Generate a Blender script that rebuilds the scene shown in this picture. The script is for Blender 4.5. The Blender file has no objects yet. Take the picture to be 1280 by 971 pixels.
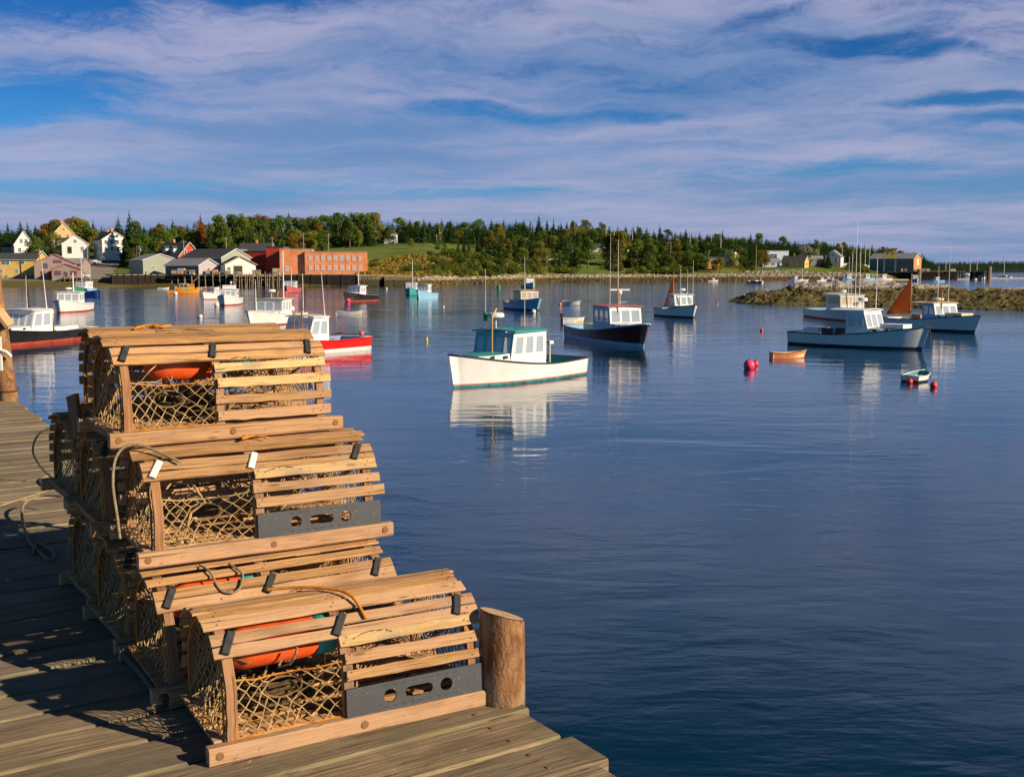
import bpy, math, random
from math import sin, cos, pi, radians as R
from mathutils import Vector, Matrix, noise as mn
random.seed(7)
S = bpy.context.scene
COL = S.collection
# ---------------------------------------------------------------- camera
F = 1370.0; H = 5.6; DECK = 3.96
PITCH = math.atan((485.5 - 336.0) / F); CP, SP = cos(PITCH), sin(PITCH)
cd = bpy.data.cameras.new('camera'); cam = bpy.data.objects.new('camera', cd); COL.objects.link(cam)
cd.sensor_width = 36; cd.lens = 36 * F / 1280; cd.clip_start = 0.05; cd.clip_end = 20000
cam.location = (0, 0, H); cam.rotation_euler = (pi / 2 - PITCH, 0, 0); S.camera = cam
# ---------------------------------------------------------------- light
SE = R(24); SUN = Vector((0.9 * cos(SE), -0.436 * cos(SE), sin(SE))).normalized()
sl = bpy.data.lights.new('sun', 'SUN'); sl.energy = 5.0; sl.angle = R(0.5); sl.color = (1.0, 0.81, 0.58)
so = bpy.data.objects.new('sun', sl); COL.objects.link(so); so.rotation_euler = (-SUN).to_track_quat('-Z', 'Y').to_euler()
S.view_settings.view_transform = 'Standard'; S.view_settings.look = 'None'; S.view_settings.gamma = 1
S.view_settings.exposure = 0.42; S.view_settings.use_curve_mapping = False
S.cycles.max_bounces = 6; S.cycles.transparent_max_bounces = 12; S.cycles.caustics_reflective = False; S.cycles.caustics_refractive = False
S.cycles.use_denoising = True


class N:
    """tiny node-graph writer"""
    def __init__(s, tree):
        s.t = tree; s.n = tree.nodes; s.l = tree.links
        s.n.clear()
    def put(s, sock, val):
        if val is None: return
        if isinstance(val, bpy.types.NodeSocket): s.l.new(val, sock)
        elif isinstance(val, (tuple, list)) and len(val) == 3 and sock.type == 'RGBA': sock.default_value = (*val, 1)
        else: sock.default_value = val
    def node(s, typ, ins=None, **kw):
        nd = s.n.new(typ)
        for k, v in kw.items(): setattr(nd, k, v)
        for k, v in (ins or {}).items(): s.put(nd.inputs[k], v)
        return nd
    def m(s, op, a, b=None, c=None, clamp=False):
        nd = s.n.new('ShaderNodeMath'); nd.operation = op; nd.use_clamp = clamp
        for i, v in enumerate((a, b, c)):
            if v is not None: s.put(nd.inputs[i], v)
        return nd.outputs[0]
    def vm(s, op, a, b=None, sc=None):
        nd = s.n.new('ShaderNodeVectorMath'); nd.operation = op
        s.put(nd.inputs[0], a)
        if b is not None: s.put(nd.inputs[1], b)
        if sc is not None: s.put(nd.inputs['Scale'], sc)
        return nd.outputs[0]
    def mix(s, f, a, b, blend='MIX'):
        nd = s.n.new('ShaderNodeMix'); nd.data_type = 'RGBA'; nd.blend_type = blend
        s.put(nd.inputs[0], f); s.put(nd.inputs[6], a); s.put(nd.inputs[7], b)
        return nd.outputs[2]
    def noise(s, vec, scale=1, detail=4, rough=.5, dist=0, out=0):
        nd = s.n.new('ShaderNodeTexNoise')
        s.put(nd.inputs['Vector'], vec); s.put(nd.inputs['Scale'], scale); s.put(nd.inputs['Detail'], detail)
        s.put(nd.inputs['Roughness'], rough); s.put(nd.inputs['Distortion'], dist)
        return nd.outputs[out]
    def ramp(s, f, a, b, lo=0., hi=1.):
        nd = s.n.new('ShaderNodeMapRange'); nd.interpolation_type = 'SMOOTHSTEP'
        for i, v in enumerate((f, a, b, lo, hi)): s.put(nd.inputs[i], v)
        return nd.outputs[0]
    def sep(s, v):
        nd = s.n.new('ShaderNodeSeparateXYZ'); s.put(nd.inputs[0], v); return nd.outputs
    def comb(s, x, y, z):
        nd = s.n.new('ShaderNodeCombineXYZ')
        for i, v in enumerate((x, y, z)): s.put(nd.inputs[i], v)
        return nd.outputs[0]
    def bump(s, h, strength=.3, dist=.01):
        nd = s.n.new('ShaderNodeBump'); s.put(nd.inputs['Height'], h); s.put(nd.inputs['Strength'], strength); s.put(nd.inputs['Distance'], dist)
        return nd.outputs[0]


# ---------------------------------------------------------------- sky: Nishita plus high wind-drawn cirrus on the world itself
w = bpy.data.worlds.new('World'); S.world = w; w.use_nodes = True
g = N(w.node_tree)
sky = g.node('ShaderNodeTexSky', sky_type='NISHITA', sun_disc=False, sun_elevation=SE, sun_rotation=math.atan2(SUN.x, SUN.y),
             air_density=1.0, dust_density=0.4, ozone_density=3.0, altitude=0)
d = g.node('ShaderNodeTexCoord').outputs['Generated']
x, y, z = g.sep(d)
az = g.m('ARCTAN2', x, y); el = g.m('ARCSINE', z)
elc = g.m('MAXIMUM', el, 0.0)
U = g.m('MULTIPLY', az, 3.0); V = g.m('MULTIPLY', g.m('LOGARITHM', g.m('ADD', g.m('MULTIPLY', elc, 22), 1.0), math.e), 1.25)        # stretched: far clouds lie edge-on
warp = g.noise(g.comb(U, g.m('MULTIPLY', V, .8), 3.1), 1.6, 3, .5, 0, 1)
pos = g.comb(U, V, 0)
pw = g.vm('ADD', pos, g.vm('SCALE', g.vm('SUBTRACT', warp, (.5, .5, .5)), sc=.5))
tilt = g.node('ShaderNodeMapping', {0: pw, 'Rotation': (0, 0, R(16)), 'Scale': (.55, 1.25, 1)}).outputs[0]
n1 = g.noise(tilt, 2.0, 8, .56, .15)
fib = g.node('ShaderNodeMapping', {0: pw, 'Rotation': (0, 0, R(22)), 'Scale': (.9, 3.6, 1), 'Location': (4, 2, 0)}).outputs[0]
n2 = g.noise(fib, 2.2, 9, .68, .2)
wis = g.node('ShaderNodeMapping', {0: g.vm('ADD', pos, g.vm('SCALE', g.vm('SUBTRACT', g.noise(pos, 3.5, 4, .6, 0, 1), (.5, .5, .5)), sc=.42)), 'Rotation': (0, 0, R(-24)), 'Scale': (1.4, 5.0, 1)}).outputs[0]
n3 = g.noise(wis, 2.2, 8, .7, .3)
dens = g.m('ADD', g.m('MULTIPLY', n1, .32), g.m('ADD', g.m('MULTIPLY', n2, .32), g.m('MULTIPLY', n3, .36)))
dens = g.m('ADD', g.m('MULTIPLY', g.m('SUBTRACT', dens, .5), 1.35), .5)
def gap(u, v, ru, rv, rot, amt):
    """an opening in the cloud sheet round one direction of the sky"""
    a = math.atan((u - 640) / 1378.0) * 3.0; e0 = math.atan((336 - v) / 1378.0); e = 1.25 * math.log(22 * e0 + 1)
    nd = g.node('ShaderNodeMapping', {0: g.vm('ADD', pos, g.vm('SCALE', g.vm('SUBTRACT', warp, (.5, .5, .5)), sc=.40)), 'Rotation': (0, 0, R(rot))}, vector_type='TEXTURE')
    nd.inputs['Location'].default_value = (a, e, 0); nd.inputs['Scale'].default_value = (ru / 1378 * 3, rv / 1378 * 27.5 / (22 * e0 + 1), 1)
    L = g.node('ShaderNodeVectorMath', {0: nd.outputs[0]}, operation='LENGTH').outputs['Value']
    return g.ramp(L, 0.15, 1.25, amt * 1.45, 0)
gs = None
for a in ((330, -12, 190, 46, -8, .26), (20, 40, 190, 40, 0, .17), (60, 150, 190, 42, 4, .17), (600, 148, 110, 13, -9, .15), (800, 158, 110, 9, -3, .1), (1040, 92, 150, 17, -9, .15), (940, 44, 90, 16, 14, .10), (1180, 110, 100, 10, -6, .10),
          (1230, 152, 120, 12, 0, .15), (260, 240, 420, 16, 2, .13), (640, 243, 160, 10, 0, .12), (1020, 218, 170, 13, -3, .13), (1200, 250, 280, 22, 0, .1), (1260, 175, 80, 10, 5, .1), (150, 20, 200, 26, 8, .1)):
    q = gap(*a); gs = q if gs is None else g.m('ADD', gs, q)
dens = g.m('SUBTRACT', dens, gs)
cov = g.ramp(dens, .22, .56)
front = g.ramp(g.m('ABSOLUTE', az), 1.6, .7)                    # cloud sheet kept ahead; the unseen sky behind is recoloured for bluer shade
cov = g.m('MULTIPLY', cov, g.m('MULTIPLY', g.ramp(el, .50, .25, .04, .88), g.ramp(front, 0, 1, .25, 1)))
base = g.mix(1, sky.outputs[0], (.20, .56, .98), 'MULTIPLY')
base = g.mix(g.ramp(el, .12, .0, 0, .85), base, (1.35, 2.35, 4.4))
deep = g.mix(g.ramp(el, .22, .44), g.mix(g.ramp(el, .05, .20), base, g.mix(1, base, (.45, .62, .72), 'MULTIPLY')), g.mix(1, base, (.04, .10, .17), 'MULTIPLY'))   # overhead sky darkened to cut its fill on the deck
deep = g.mix(g.ramp(front, 1, 0, 0, .9), deep, g.mix(g.ramp(el, .12, .50), (.75, 3.5, 6.8), (.03, .20, .65)))  # unseen sky behind: bright blue low band added to tint shaded hulls
ccol = g.mix(g.ramp(g.noise(fib, .9, 6, .6), .34, .66), (1.5, 2.45, 4.5), (3.7, 3.75, 5.4))
ccol = g.mix(g.ramp(el, .25, .55), ccol, g.mix(1, ccol, (.55, .68, .72), 'MULTIPLY'))
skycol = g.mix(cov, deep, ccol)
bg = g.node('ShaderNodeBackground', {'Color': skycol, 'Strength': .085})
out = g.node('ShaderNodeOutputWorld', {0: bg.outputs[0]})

# ---------------------------------------------------------------- pixel helpers (measure real places from the photograph)
def ray(u, v):
    xc = (u - 640) / F; yc = -(v - 485.5) / F
    return Vector((xc, CP + yc * SP, yc * CP - SP))
def W(u, v, z=0.0):
    r = ray(u, v); t = (z - H) / r.z
    return Vector((r.x * t, r.y * t, z))
def Zat(v, Y):
    r = ray(640, v); return H + Y * r.z / r.y
def X(u, Y): return (u - 640) / 1378.0 * Y

# ---------------------------------------------------------------- mesh builder
class MB:
    def __init__(s): s.v = []; s.f = []; s.m = []; s.uv = []; s.r = []; s.mats = []
    def mi(s, mat):
        if mat not in s.mats: s.mats.append(mat)
        return s.mats.index(mat)
    def face(s, ids, mat, uv=None, r=0.):
        s.f.append(ids); s.m.append(s.mi(mat)); s.uv.append(uv); s.r.append(r)
    def add(s, vs, fs, mat, r=0.):
        o = len(s.v); s.v.extend(vs)
        for f in fs: s.face([i + o for i in f], mat, None, r)
    def box(s, c, size, mat, rz=0., r=None):
        c = Vector(c); hx, hy, hz = [q / 2 for q in size]; cz, sz = cos(rz), sin(rz); r = random.random() if r is None else r
        vs = []
        for dz in (-hz, hz):
            for dx, dy in ((-hx, -hy), (hx, -hy), (hx, hy), (-hx, hy)):
                vs.append((c.x + dx * cz - dy * sz, c.y + dx * sz + dy * cz, c.z + dz))
        s.add(vs, [(3, 2, 1, 0), (4, 5, 6, 7), (0, 1, 5, 4), (1, 2, 6, 5), (2, 3, 7, 6), (3, 0, 4, 7)], mat, r)
    def beam(s, p, q, w, h, mat, up=(0, 0, 1), n=1, ch=0., jit=0., taper=1., r=None):
        """board from p to q, w wide (across), h thick (along up), chamfered and a little crooked"""
        p = Vector(p); q = Vector(q); up = Vector(up); dr = q - p; L = dr.length; dr.normalize()
        side = dr.cross(up).normalized(); up = side.cross(dr).normalized(); r = random.random() if r is None else r
        if ch: prof = [(-w/2+ch, -h/2), (w/2-ch, -h/2), (w/2, -h/2+ch), (w/2, h/2-ch), (w/2-ch, h/2), (-w/2+ch, h/2), (-w/2, h/2-ch), (-w/2, -h/2+ch)]
        else: prof = [(-w/2, -h/2), (w/2, -h/2), (w/2, h/2), (-w/2, h/2)]
        k = len(prof); o = len(s.v); off = random.random() * 40
        per = [0.]
        for i in range(k): a = prof[i]; b = prof[(i + 1) % k]; per.append(per[-1] + math.hypot(a[0] - b[0], a[1] - b[1]))
        for i in range(n + 1):
            t = i / n; sc = 1 + (taper - 1) * t; jw = 1 + random.uniform(-jit, jit) * 3
            js = side * random.uniform(-jit, jit) * w + up * random.uniform(-jit, jit) * h * 1.2
            c = p + (q - p) * t + (js if 0 < i < n else Vector())
            for a, b in prof: s.v.append(tuple(c + side * a * sc * jw + up * b * sc))
        for i in range(n):
            for j in range(k):
                j2 = (j + 1) % k
                ids = [o + i*k + j, o + i*k + j2, o + (i+1)*k + j2, o + (i+1)*k + j]
                u0, u1 = off + i / n * L, off + (i + 1) / n * L
                s.face(ids, mat, [(u0, per[j]), (u0, per[j+1]), (u1, per[j+1]), (u1, per[j])], r)
        for e, base in ((0, o), (1, o + n * k)):
            ids = [base + j for j in range(k)]
            if e == 0: ids = ids[::-1]
            s.face(ids, mat, [(off + s.v[i][0] * .0 + .02 * (i % 3), 5 + .03 * i % .2) for i in ids], r)
    def tube(s, pts, rad, mat, n=6, r=0., caps=True):
        pts = [Vector(p) for p in pts]; k = len(pts)
        if k < 2: return
        rad = rad if isinstance(rad, (list, tuple)) else [rad] * k
        o = len(s.v); up = Vector((0, 0, 1)); side = None; L = 0.
        Ls = []
        for i, p in enumerate(pts):
            t = (pts[min(i+1, k-1)] - pts[max(i-1, 0)])
            if t.length < 1e-9: t = Vector((0, 0, 1))
            t.normalize()
            if side is None:
                side = t.cross(up) if abs(t.z) < .95 else t.cross(Vector((1, 0, 0)))
            side = (side - t * side.dot(t))
            if side.length < 1e-6: side = t.orthogonal()
            side.normalize(); u2 = t.cross(side)
            if i: L += (p - pts[i-1]).length
            Ls.append(L)
            for j in range(n):
                a = 2 * pi * j / n
                s.v.append(tuple(p + (side * cos(a) + u2 * sin(a)) * rad[i]))
        for i in range(k - 1):
            for j in range(n):
                j2 = (j + 1) % n
                s.face([o+i*n+j, o+i*n+j2, o+(i+1)*n+j2, o+(i+1)*n+j], mat, [(Ls[i], j/n), (Ls[i], (j+1)/n), (Ls[i+1], (j+1)/n), (Ls[i+1], j/n)], r)
        if caps:
            s.face([o + j for j in range(n)][::-1], mat, None, r); s.face([o + (k-1)*n + j for j in range(n)], mat, None, r)
    def seg(s, p, q, rad, mat):
        """thin four-sided strand"""
        p = Vector(p); q = Vector(q); t = q - p
        if t.length < 1e-6: return
        t.normalize(); a = t.orthogonal().normalized() * rad; b = t.cross(a); o = len(s.v)
        for c in (p, q):
            for e in (a, b, -a, -b): s.v.append(tuple(c + e))
        for j in range(4): s.face([o+j, o+(j+1) % 4, o+4+(j+1) % 4, o+4+j], mat)
    def lathe(s, prof, mat, n=16, M=None, r=0.):
        """prof: (radius, height) list revolved round local z"""
        o = len(s.v); M = M or Matrix()
        for rr, zz in prof:
            for j in range(n):
                a = 2 * pi * j / n; s.v.append(tuple(M @ Vector((rr * cos(a), rr * sin(a), zz))))
        for i in range(len(prof) - 1):
            for j in range(n):
                j2 = (j + 1) % n
                s.face([o+i*n+j, o+i*n+j2, o+(i+1)*n+j2, o+(i+1)*n+j], mat, None, r)
        s.face([o + j for j in range(n)][::-1], mat, None, r); s.face([o + (len(prof)-1)*n + j for j in range(n)], mat, None, r)
    def ball(s, c, rad, mat, n=12, sq=1.):
        pr = [(max(rad * sin(pi * i / 8), 1e-4), -rad * cos(pi * i / 8) * sq) for i in range(9)]
        s.lathe(pr, mat, n, Matrix.Translation(Vector(c)))
    def panel(s, P, th, holes, mat):
        """wall panel: P = bottom-left, bottom-right, top-right, top-left; openings given in 0..1"""
        P = [Vector(p) for p in P]; nrm = (P[1] - P[0]).cross(P[3] - P[0]).normalized()
        sx = sorted({0., 1., *[h[0] for h in holes], *[h[1] for h in holes]}); tz = sorted({0., 1., *[h[2] for h in holes], *[h[3] for h in holes]})
        at = lambda a, b: (P[0] * (1-a) + P[1] * a) * (1-b) + (P[3] * (1-a) + P[2] * a) * b
        def solid(i, j):
            if i < 0 or j < 0 or i >= len(sx)-1 or j >= len(tz)-1: return False
            a = (sx[i] + sx[i+1]) / 2; b = (tz[j] + tz[j+1]) / 2
            return not any(h[0] < a < h[1] and h[2] < b < h[3] for h in holes)
        for i in range(len(sx)-1):
            for j in range(len(tz)-1):
                if not solid(i, j): continue
                c = [at(sx[i], tz[j]), at(sx[i+1], tz[j]), at(sx[i+1], tz[j+1]), at(sx[i], tz[j+1])]
                b = [q - nrm * th for q in c]
                s.add([tuple(q) for q in c], [(0, 1, 2, 3)], mat); s.add([tuple(q) for q in b], [(3, 2, 1, 0)], mat)
                for (di, dj), (e0, e1) in (((0, -1), (0, 1)), ((1, 0), (1, 2)), ((0, 1), (2, 3)), ((-1, 0), (3, 0))):
                    if not solid(i+di, j+dj): s.add([tuple(c[e0]), tuple(b[e0]), tuple(b[e1]), tuple(c[e1])], [(0, 1, 2, 3)], mat)
        return at, nrm
    def build(s, name, parent=None, smooth=False, loc=None):
        me = bpy.data.meshes.new(name); me.from_pydata(s.v, [], s.f)
        for m_ in s.mats: me.materials.append(m_)
        me.polygons.foreach_set('material_index', s.m)
        if smooth: me.polygons.foreach_set('use_smooth', [True] * len(s.f))
        if any(u for u in s.uv):
            ul = me.uv_layers.new(name='UVMap'); buf = []
            for f, u in zip(s.f, s.uv):
                if u: [buf.extend(q) for q in u]
                else: buf.extend([0., 0.] * len(f))
            ul.data.foreach_set('uv', buf)
        if any(s.r):
            at = me.attributes.new('rnd', 'FLOAT', 'FACE'); at.data.foreach_set('value', s.r)
        me.update()
        o = bpy.data.objects.new(name, me); COL.objects.link(o)
        if parent: o.parent = parent
        if loc is not None: o.location = loc
        return o

def tag(o, label=None, cat=None, group=None, kind=None):
    if label: o['label'] = label
    if cat: o['category'] = cat
    if group: o['group'] = group
    if kind: o['kind'] = kind
    return o
def thing(name, loc, rz, label, cat, group=None):
    o = bpy.data.objects.new(name, None); COL.objects.link(o); o.location = loc; o.rotation_euler = (0, 0, rz); o.empty_display_size = .2
    return tag(o, label, cat, group)
def copy_tree(o, parent=None):
    c = o.copy(); COL.objects.link(c)
    if parent: c.parent = parent
    for ch in list(o.children): copy_tree(ch, c)
    return c

# ---------------------------------------------------------------- materials
MATS = {}
def mat(name, fn):
    m_ = bpy.data.materials.new(name); m_.use_nodes = True; g = N(m_.node_tree); b = g.node('ShaderNodeBsdfPrincipled'); fn(g, b)
    g.node('ShaderNodeOutputMaterial', {0: getattr(g, 'leaf', None) or b.outputs[0]}); MATS[name] = m_; return m_
def paint(name, col, rough=.4, var=.12, scale=1.5, metal=0., spec=.5, dirt=0.):
    def fn(g, b):
        tc = g.node('ShaderNodeTexCoord').outputs['Object']
        n = g.noise(tc, scale, 6, .6)
        c = g.mix(g.ramp(n, .3, .7), tuple(q * (1 - var) for q in col), tuple(min(1, q * (1 + var * .6)) for q in col))
        if dirt:
            st = g.noise(g.vm('MULTIPLY', tc, (2.2, 2.2, .5)), 3, 6, .7)
            c = g.mix(g.m('MULTIPLY', g.ramp(st, .5, .72), dirt), c, (.16, .10, .05))
        g.put(b.inputs['Base Color'], c); g.put(b.inputs['Roughness'], g.ramp(n, .2, .8, rough * .8, min(1, rough * 1.25)))
        b.inputs['Metallic'].default_value = metal; b.inputs['Specular IOR Level'].default_value = spec
        g.put(b.inputs['Normal'], g.bump(g.noise(tc, scale * 4, 5, .6), .15, .01))
    return mat(name, fn)
def wood(name, c0, c1, grey=(.3, .27, .22), greyamt=.4, moss=0., rough=.75, gs=1.0, bump=.45):
    def fn(g, b):
        uv = g.node('ShaderNodeTexCoord').outputs['UV']; rnd = g.node('ShaderNodeAttribute', attribute_name='rnd').outputs['Fac']
        u, v, _ = g.sep(uv)
        wob = g.m('MULTIPLY', g.noise(g.comb(g.m('MULTIPLY', u, 3), 0, rnd), 1, 2), .012)
        p = g.comb(g.m('MULTIPLY', u, 5 * gs), g.m('MULTIPLY', g.m('ADD', v, wob), 170 * gs), g.m('MULTIPLY', rnd, 37))
        gr = g.noise(p, 1, 6, .65, .6)
        big = g.noise(g.comb(g.m('MULTIPLY', u, 2.2), g.m('MULTIPLY', v, 9), g.m('MULTIPLY', rnd, 11)), 1, 4, .6)
        c = g.mix(g.ramp(gr, .32, .66), c0, c1)
        tint = g.m('FRACT', g.m('MULTIPLY', rnd, 7.31))
        c = g.mix(g.m('MULTIPLY', g.ramp(tint, 0, 1), greyamt), c, grey)
        c = g.mix(g.m('MULTIPLY', g.ramp(big, .48, .75), .55), c, tuple(q * .6 for q in c0))
        c = g.mix(1, c, g.mix(g.m('FRACT', g.m('MULTIPLY', rnd, 3.77)), (.68, .66, .66), (1.2, 1.15, 1.1)), 'MULTIPLY')
        st = g.node('ShaderNodeTexCoord').outputs['Object']
        c = g.mix(g.ramp(g.noise(st, 7, 6, .68), .52, .68, 0, .5), c, tuple(q * .8 for q in grey)); c = g.mix(g.ramp(g.noise(st, 19, 5, .7), .60, .72, 0, .5), c, tuple(q * .45 for q in c0))
        crack = g.ramp(g.noise(g.comb(g.m('MULTIPLY', u, 2.5), g.m('MULTIPLY', v, 95), rnd), 1, 3, .5, 1.2), .63, .70)
        c = g.mix(g.m('MULTIPLY', crack, .75), c, tuple(q * .22 for q in c0))
        # dark nail / knot marks
        vor = g.node('ShaderNodeTexVoronoi', {'Vector': g.comb(g.m('MULTIPLY', u, 3.2), g.m('MULTIPLY', v, 16), g.m('MULTIPLY', rnd, 5)), 'Scale': 1.0}).outputs['Distance']
        c = g.mix(g.ramp(vor, .05, .11, .7, 0), c, tuple(q * .3 for q in c0))
        if moss:
            o = g.node('ShaderNodeTexCoord').outputs['Object']
            c = g.mix(g.m('MULTIPLY', g.ramp(g.noise(o, 2.3, 6, .7), .50, .72), moss), c, (.15, .15, .08))
            c = g.mix(g.ramp(g.noise(o, 11, 3, .5), .70, .74, 0, .55), c, (.50, .48, .42))
            c = g.mix(g.ramp(g.noise(o, 1.1, 4, .6), .55, .72, 0, .5), c, (.09, .075, .055))
            nz = g.sep(g.node('ShaderNodeNewGeometry').outputs['True Normal'])[2]
            ed = g.m('MULTIPLY', g.ramp(nz, .97, .85), g.ramp(nz, .2, .5)); c = g.mix(g.m('MULTIPLY', ed, g.ramp(g.noise(o, 3.5, 5, .7), .48, .62, 0, .8)), c, (.20, .20, .06))
        g.put(b.inputs['Base Color'], c); b.inputs['Roughness'].default_value = rough; b.inputs['Specular IOR Level'].default_value = .25
        hh = g.m('SUBTRACT', gr, g.m('MULTIPLY', crack, 1.2))
        g.put(b.inputs['Normal'], g.bump(hh, bump, .004))
    return mat(name, fn)
M_trap = wood('trap_lath_wood', (.31, .155, .055), (.69, .42, .18), grey=(.50, .33, .22), greyamt=.65)
M_trapnew = wood('pale_lath_wood', (.52, .33, .13), (.72, .52, .26), greyamt=.1)
M_bow = wood('bow_wood', (.22, .10, .04), (.42, .22, .10), greyamt=.3)
M_deck = wood('deck_plank_wood', (.13, .10, .06), (.42, .33, .215), grey=(.30, .265, .20), greyamt=.6, moss=.55, gs=.55, rough=.85, bump=.7)
M_pier = wood('pier_timber', (.05, .04, .028), (.16, .125, .08), greyamt=.3, gs=.2)
def _bark(g, b):
    tc = g.node('ShaderNodeTexCoord').outputs['Object']
    n = g.noise(g.vm('MULTIPLY', tc, (14, 14, 7)), 1, 8, .7, .6); n2 = g.noise(tc, 9, 5, .6)
    vor = g.node('ShaderNodeTexVoronoi', {'Vector': g.vm('ADD', g.vm('MULTIPLY', tc, (40, 40, 16)), g.vm('SCALE', g.noise(tc, 30, 3, .5, 0, 1), sc=1.6)), 'Scale': 1}, feature='DISTANCE_TO_EDGE').outputs['Distance']
    c = g.mix(g.ramp(n, .3, .7), (.15, .065, .028), (.40, .215, .10)); c = g.mix(g.ramp(n2, .5, .72, 0, .65), c, (.30, .27, .17)); c = g.mix(g.ramp(vor, 0, .06, .35, 0), c, (.07, .035, .02))
    g.put(b.inputs['Base Color'], c); b.inputs['Roughness'].default_value = .9; b.inputs['Specular IOR Level'].default_value = .15
    g.put(b.inputs['Normal'], g.bump(g.m('ADD', n, g.m('MULTIPLY', g.ramp(vor, 0, .2), .25)), .8, .006))
M_bark = mat('post_bark', _bark)
M_cutwood = paint('sawn_end_wood', (.50, .33, .18), .8, .3, 25)
M_twine = paint('tan_twine', (.50, .34, .15), .85, .4, 30, spec=.2)
M_twined = paint('brown_old_twine', (.20, .135, .06), .9, .4, 30, spec=.2)
M_oldrope = paint('dark_old_rope', (.11, .08, .04), .9, .4, 60, spec=.1)
M_rope = paint('grey_rope', (.30, .24, .15), .9, .3, 60, spec=.1)
M_ropeo = paint('orange_rope', (.62, .24, .03), .8, .25, 40, spec=.2)
M_ropeg = paint('green_rope', (.08, .20, .14), .85, .3, 60, spec=.2)
M_rubber = paint('black_rubber', (.035, .037, .04), .7, .5, 40)
def _vent(g, b):
    tc = g.node('ShaderNodeTexCoord').outputs['Object']
    n = g.noise(tc, 9, 5, .6); sp = g.ramp(g.noise(tc, 130, 4, .7), .63, .67); sp = g.m('MULTIPLY', sp, g.ramp(g.noise(tc, 12, 3, .6), .42, .6))
    c = g.mix(n, (.035, .04, .047), (.085, .09, .10)); c = g.mix(sp, c, (.5, .42, .28))
    g.put(b.inputs['Base Color'], c); b.inputs['Roughness'].default_value = .6
    g.put(b.inputs['Normal'], g.bump(g.noise(tc, 60, 3), .2, .002))
M_vent = mat('barnacled_black_plastic', _vent)
M_buoyo = paint('orange_buoy_paint', (.78, .10, .015), .45, .25, 12, dirt=.35)
M_buoyt = paint('teal_buoy_paint', (.03, .42, .36), .45, .25, 12)
M_white = paint('white_gelcoat', (.80, .79, .78), .32, .07, 1.2, dirt=.10)
M_whiter = paint('white_paint', (.76, .75, .73), .5, .08, 3)
M_rust = paint('rust_iron', (.24, .10, .045), .85, .4, 12)
M_iron = paint('dark_iron', (.06, .05, .045), .7, .4, 12)
M_steel = paint('galvanised', (.5, .5, .5), .35, .15, 8, metal=.6)
M_black = paint('black_trim', (.022, .02, .018), .5, .3, 6)
def _glass(g, b):
    b.inputs['Base Color'].default_value = (.05, .06, .08, 1); b.inputs['Roughness'].default_value = .04; b.inputs['Specular IOR Level'].default_value = .9
    b.inputs['Transmission Weight'].default_value = 0.0
    b.inputs['Coat Weight'].default_value = 1.0
M_glass = mat('window_glass', _glass)
def _glass2(g, b):
    b.inputs['Base Color'].default_value = (.50, .58, .68, 1); b.inputs['Roughness'].default_value = .03; b.inputs['Alpha'].default_value = .55  # pale blue base stands in for sky reflected in the panes
    b.inputs['Specular IOR Level'].default_value = 1.0
M_glass2 = mat('sky_tinted_glass', _glass2)
def col(name, c, rough=.4, **k):
    return MATS.get(name) or paint(name, c, rough, **k)
# ---------------------------------------------------------------- water
def _water(g, b):
    P = g.node('ShaderNodeNewGeometry').outputs['Position']
    big = g.noise(g.vm('MULTIPLY', P, (.012, .022, 1)), 1, 4, .55)
    patch = g.ramp(g.noise(g.vm('MULTIPLY', P, (.025, .06, 1)), 1, 4, .6), .38, .62, .30, 1.1)
    n1 = g.noise(g.vm('MULTIPLY', P, (.55, 1.2, 1)), 1, 3, .5, .4)
    n2 = g.noise(g.vm('MULTIPLY', P, (1.5, 3.6, 1)), 1.25, 4, .55, .3)
    n3 = g.noise(g.vm('MULTIPLY', P, (6, 11, 1)), 1, 3, .5)
    n0 = g.noise(g.vm('MULTIPLY', P, (.16, .34, 1)), 1, 3, .55, .6)
    h = g.m('ADD', g.m('MULTIPLY', n1, .10), g.m('ADD', g.m('MULTIPLY', n2, .030), g.m('MULTIPLY', n3, .0025)))
    far = g.ramp(g.node('ShaderNodeVectorMath', {0: P}, operation='LENGTH').outputs['Value'], 60, 320, 1, 3.4)
    h = g.m('MULTIPLY', g.m('ADD', g.m('MULTIPLY', h, patch), g.m('MULTIPLY', n0, .22)), far)
    g.put(b.inputs['Base Color'], g.mix(big, (.001, .020, .050), (.002, .036, .080)))
    b.inputs['Roughness'].default_value = .06; b.inputs['IOR'].default_value = 1.58
    g.put(b.inputs['Normal'], g.bump(h, .22, 1.0))
M_water = mat('harbour_water', _water)
mb = MB(); k = 9000
ys = [-60, 0, 60, 200, 600, 2000, 9000]; xs = [-9000, -800, -100, 0, 100, 800, 9000]
for yy in ys:
    for xx in xs: mb.v.append((xx, yy, 0))
for j in range(6):
    for i in range(6): a = j * 7 + i; mb.face([a, a+1, a+8, a+7], M_water)
tag(mb.build('water'), kind='structure')
def _bed(g, b):
    P = g.node('ShaderNodeNewGeometry').outputs['Position']
    g.put(b.inputs['Base Color'], g.mix(g.noise(P, .3, 5), (.03, .03, .02), (.08, .07, .05))); b.inputs['Roughness'].default_value = .95
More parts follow.
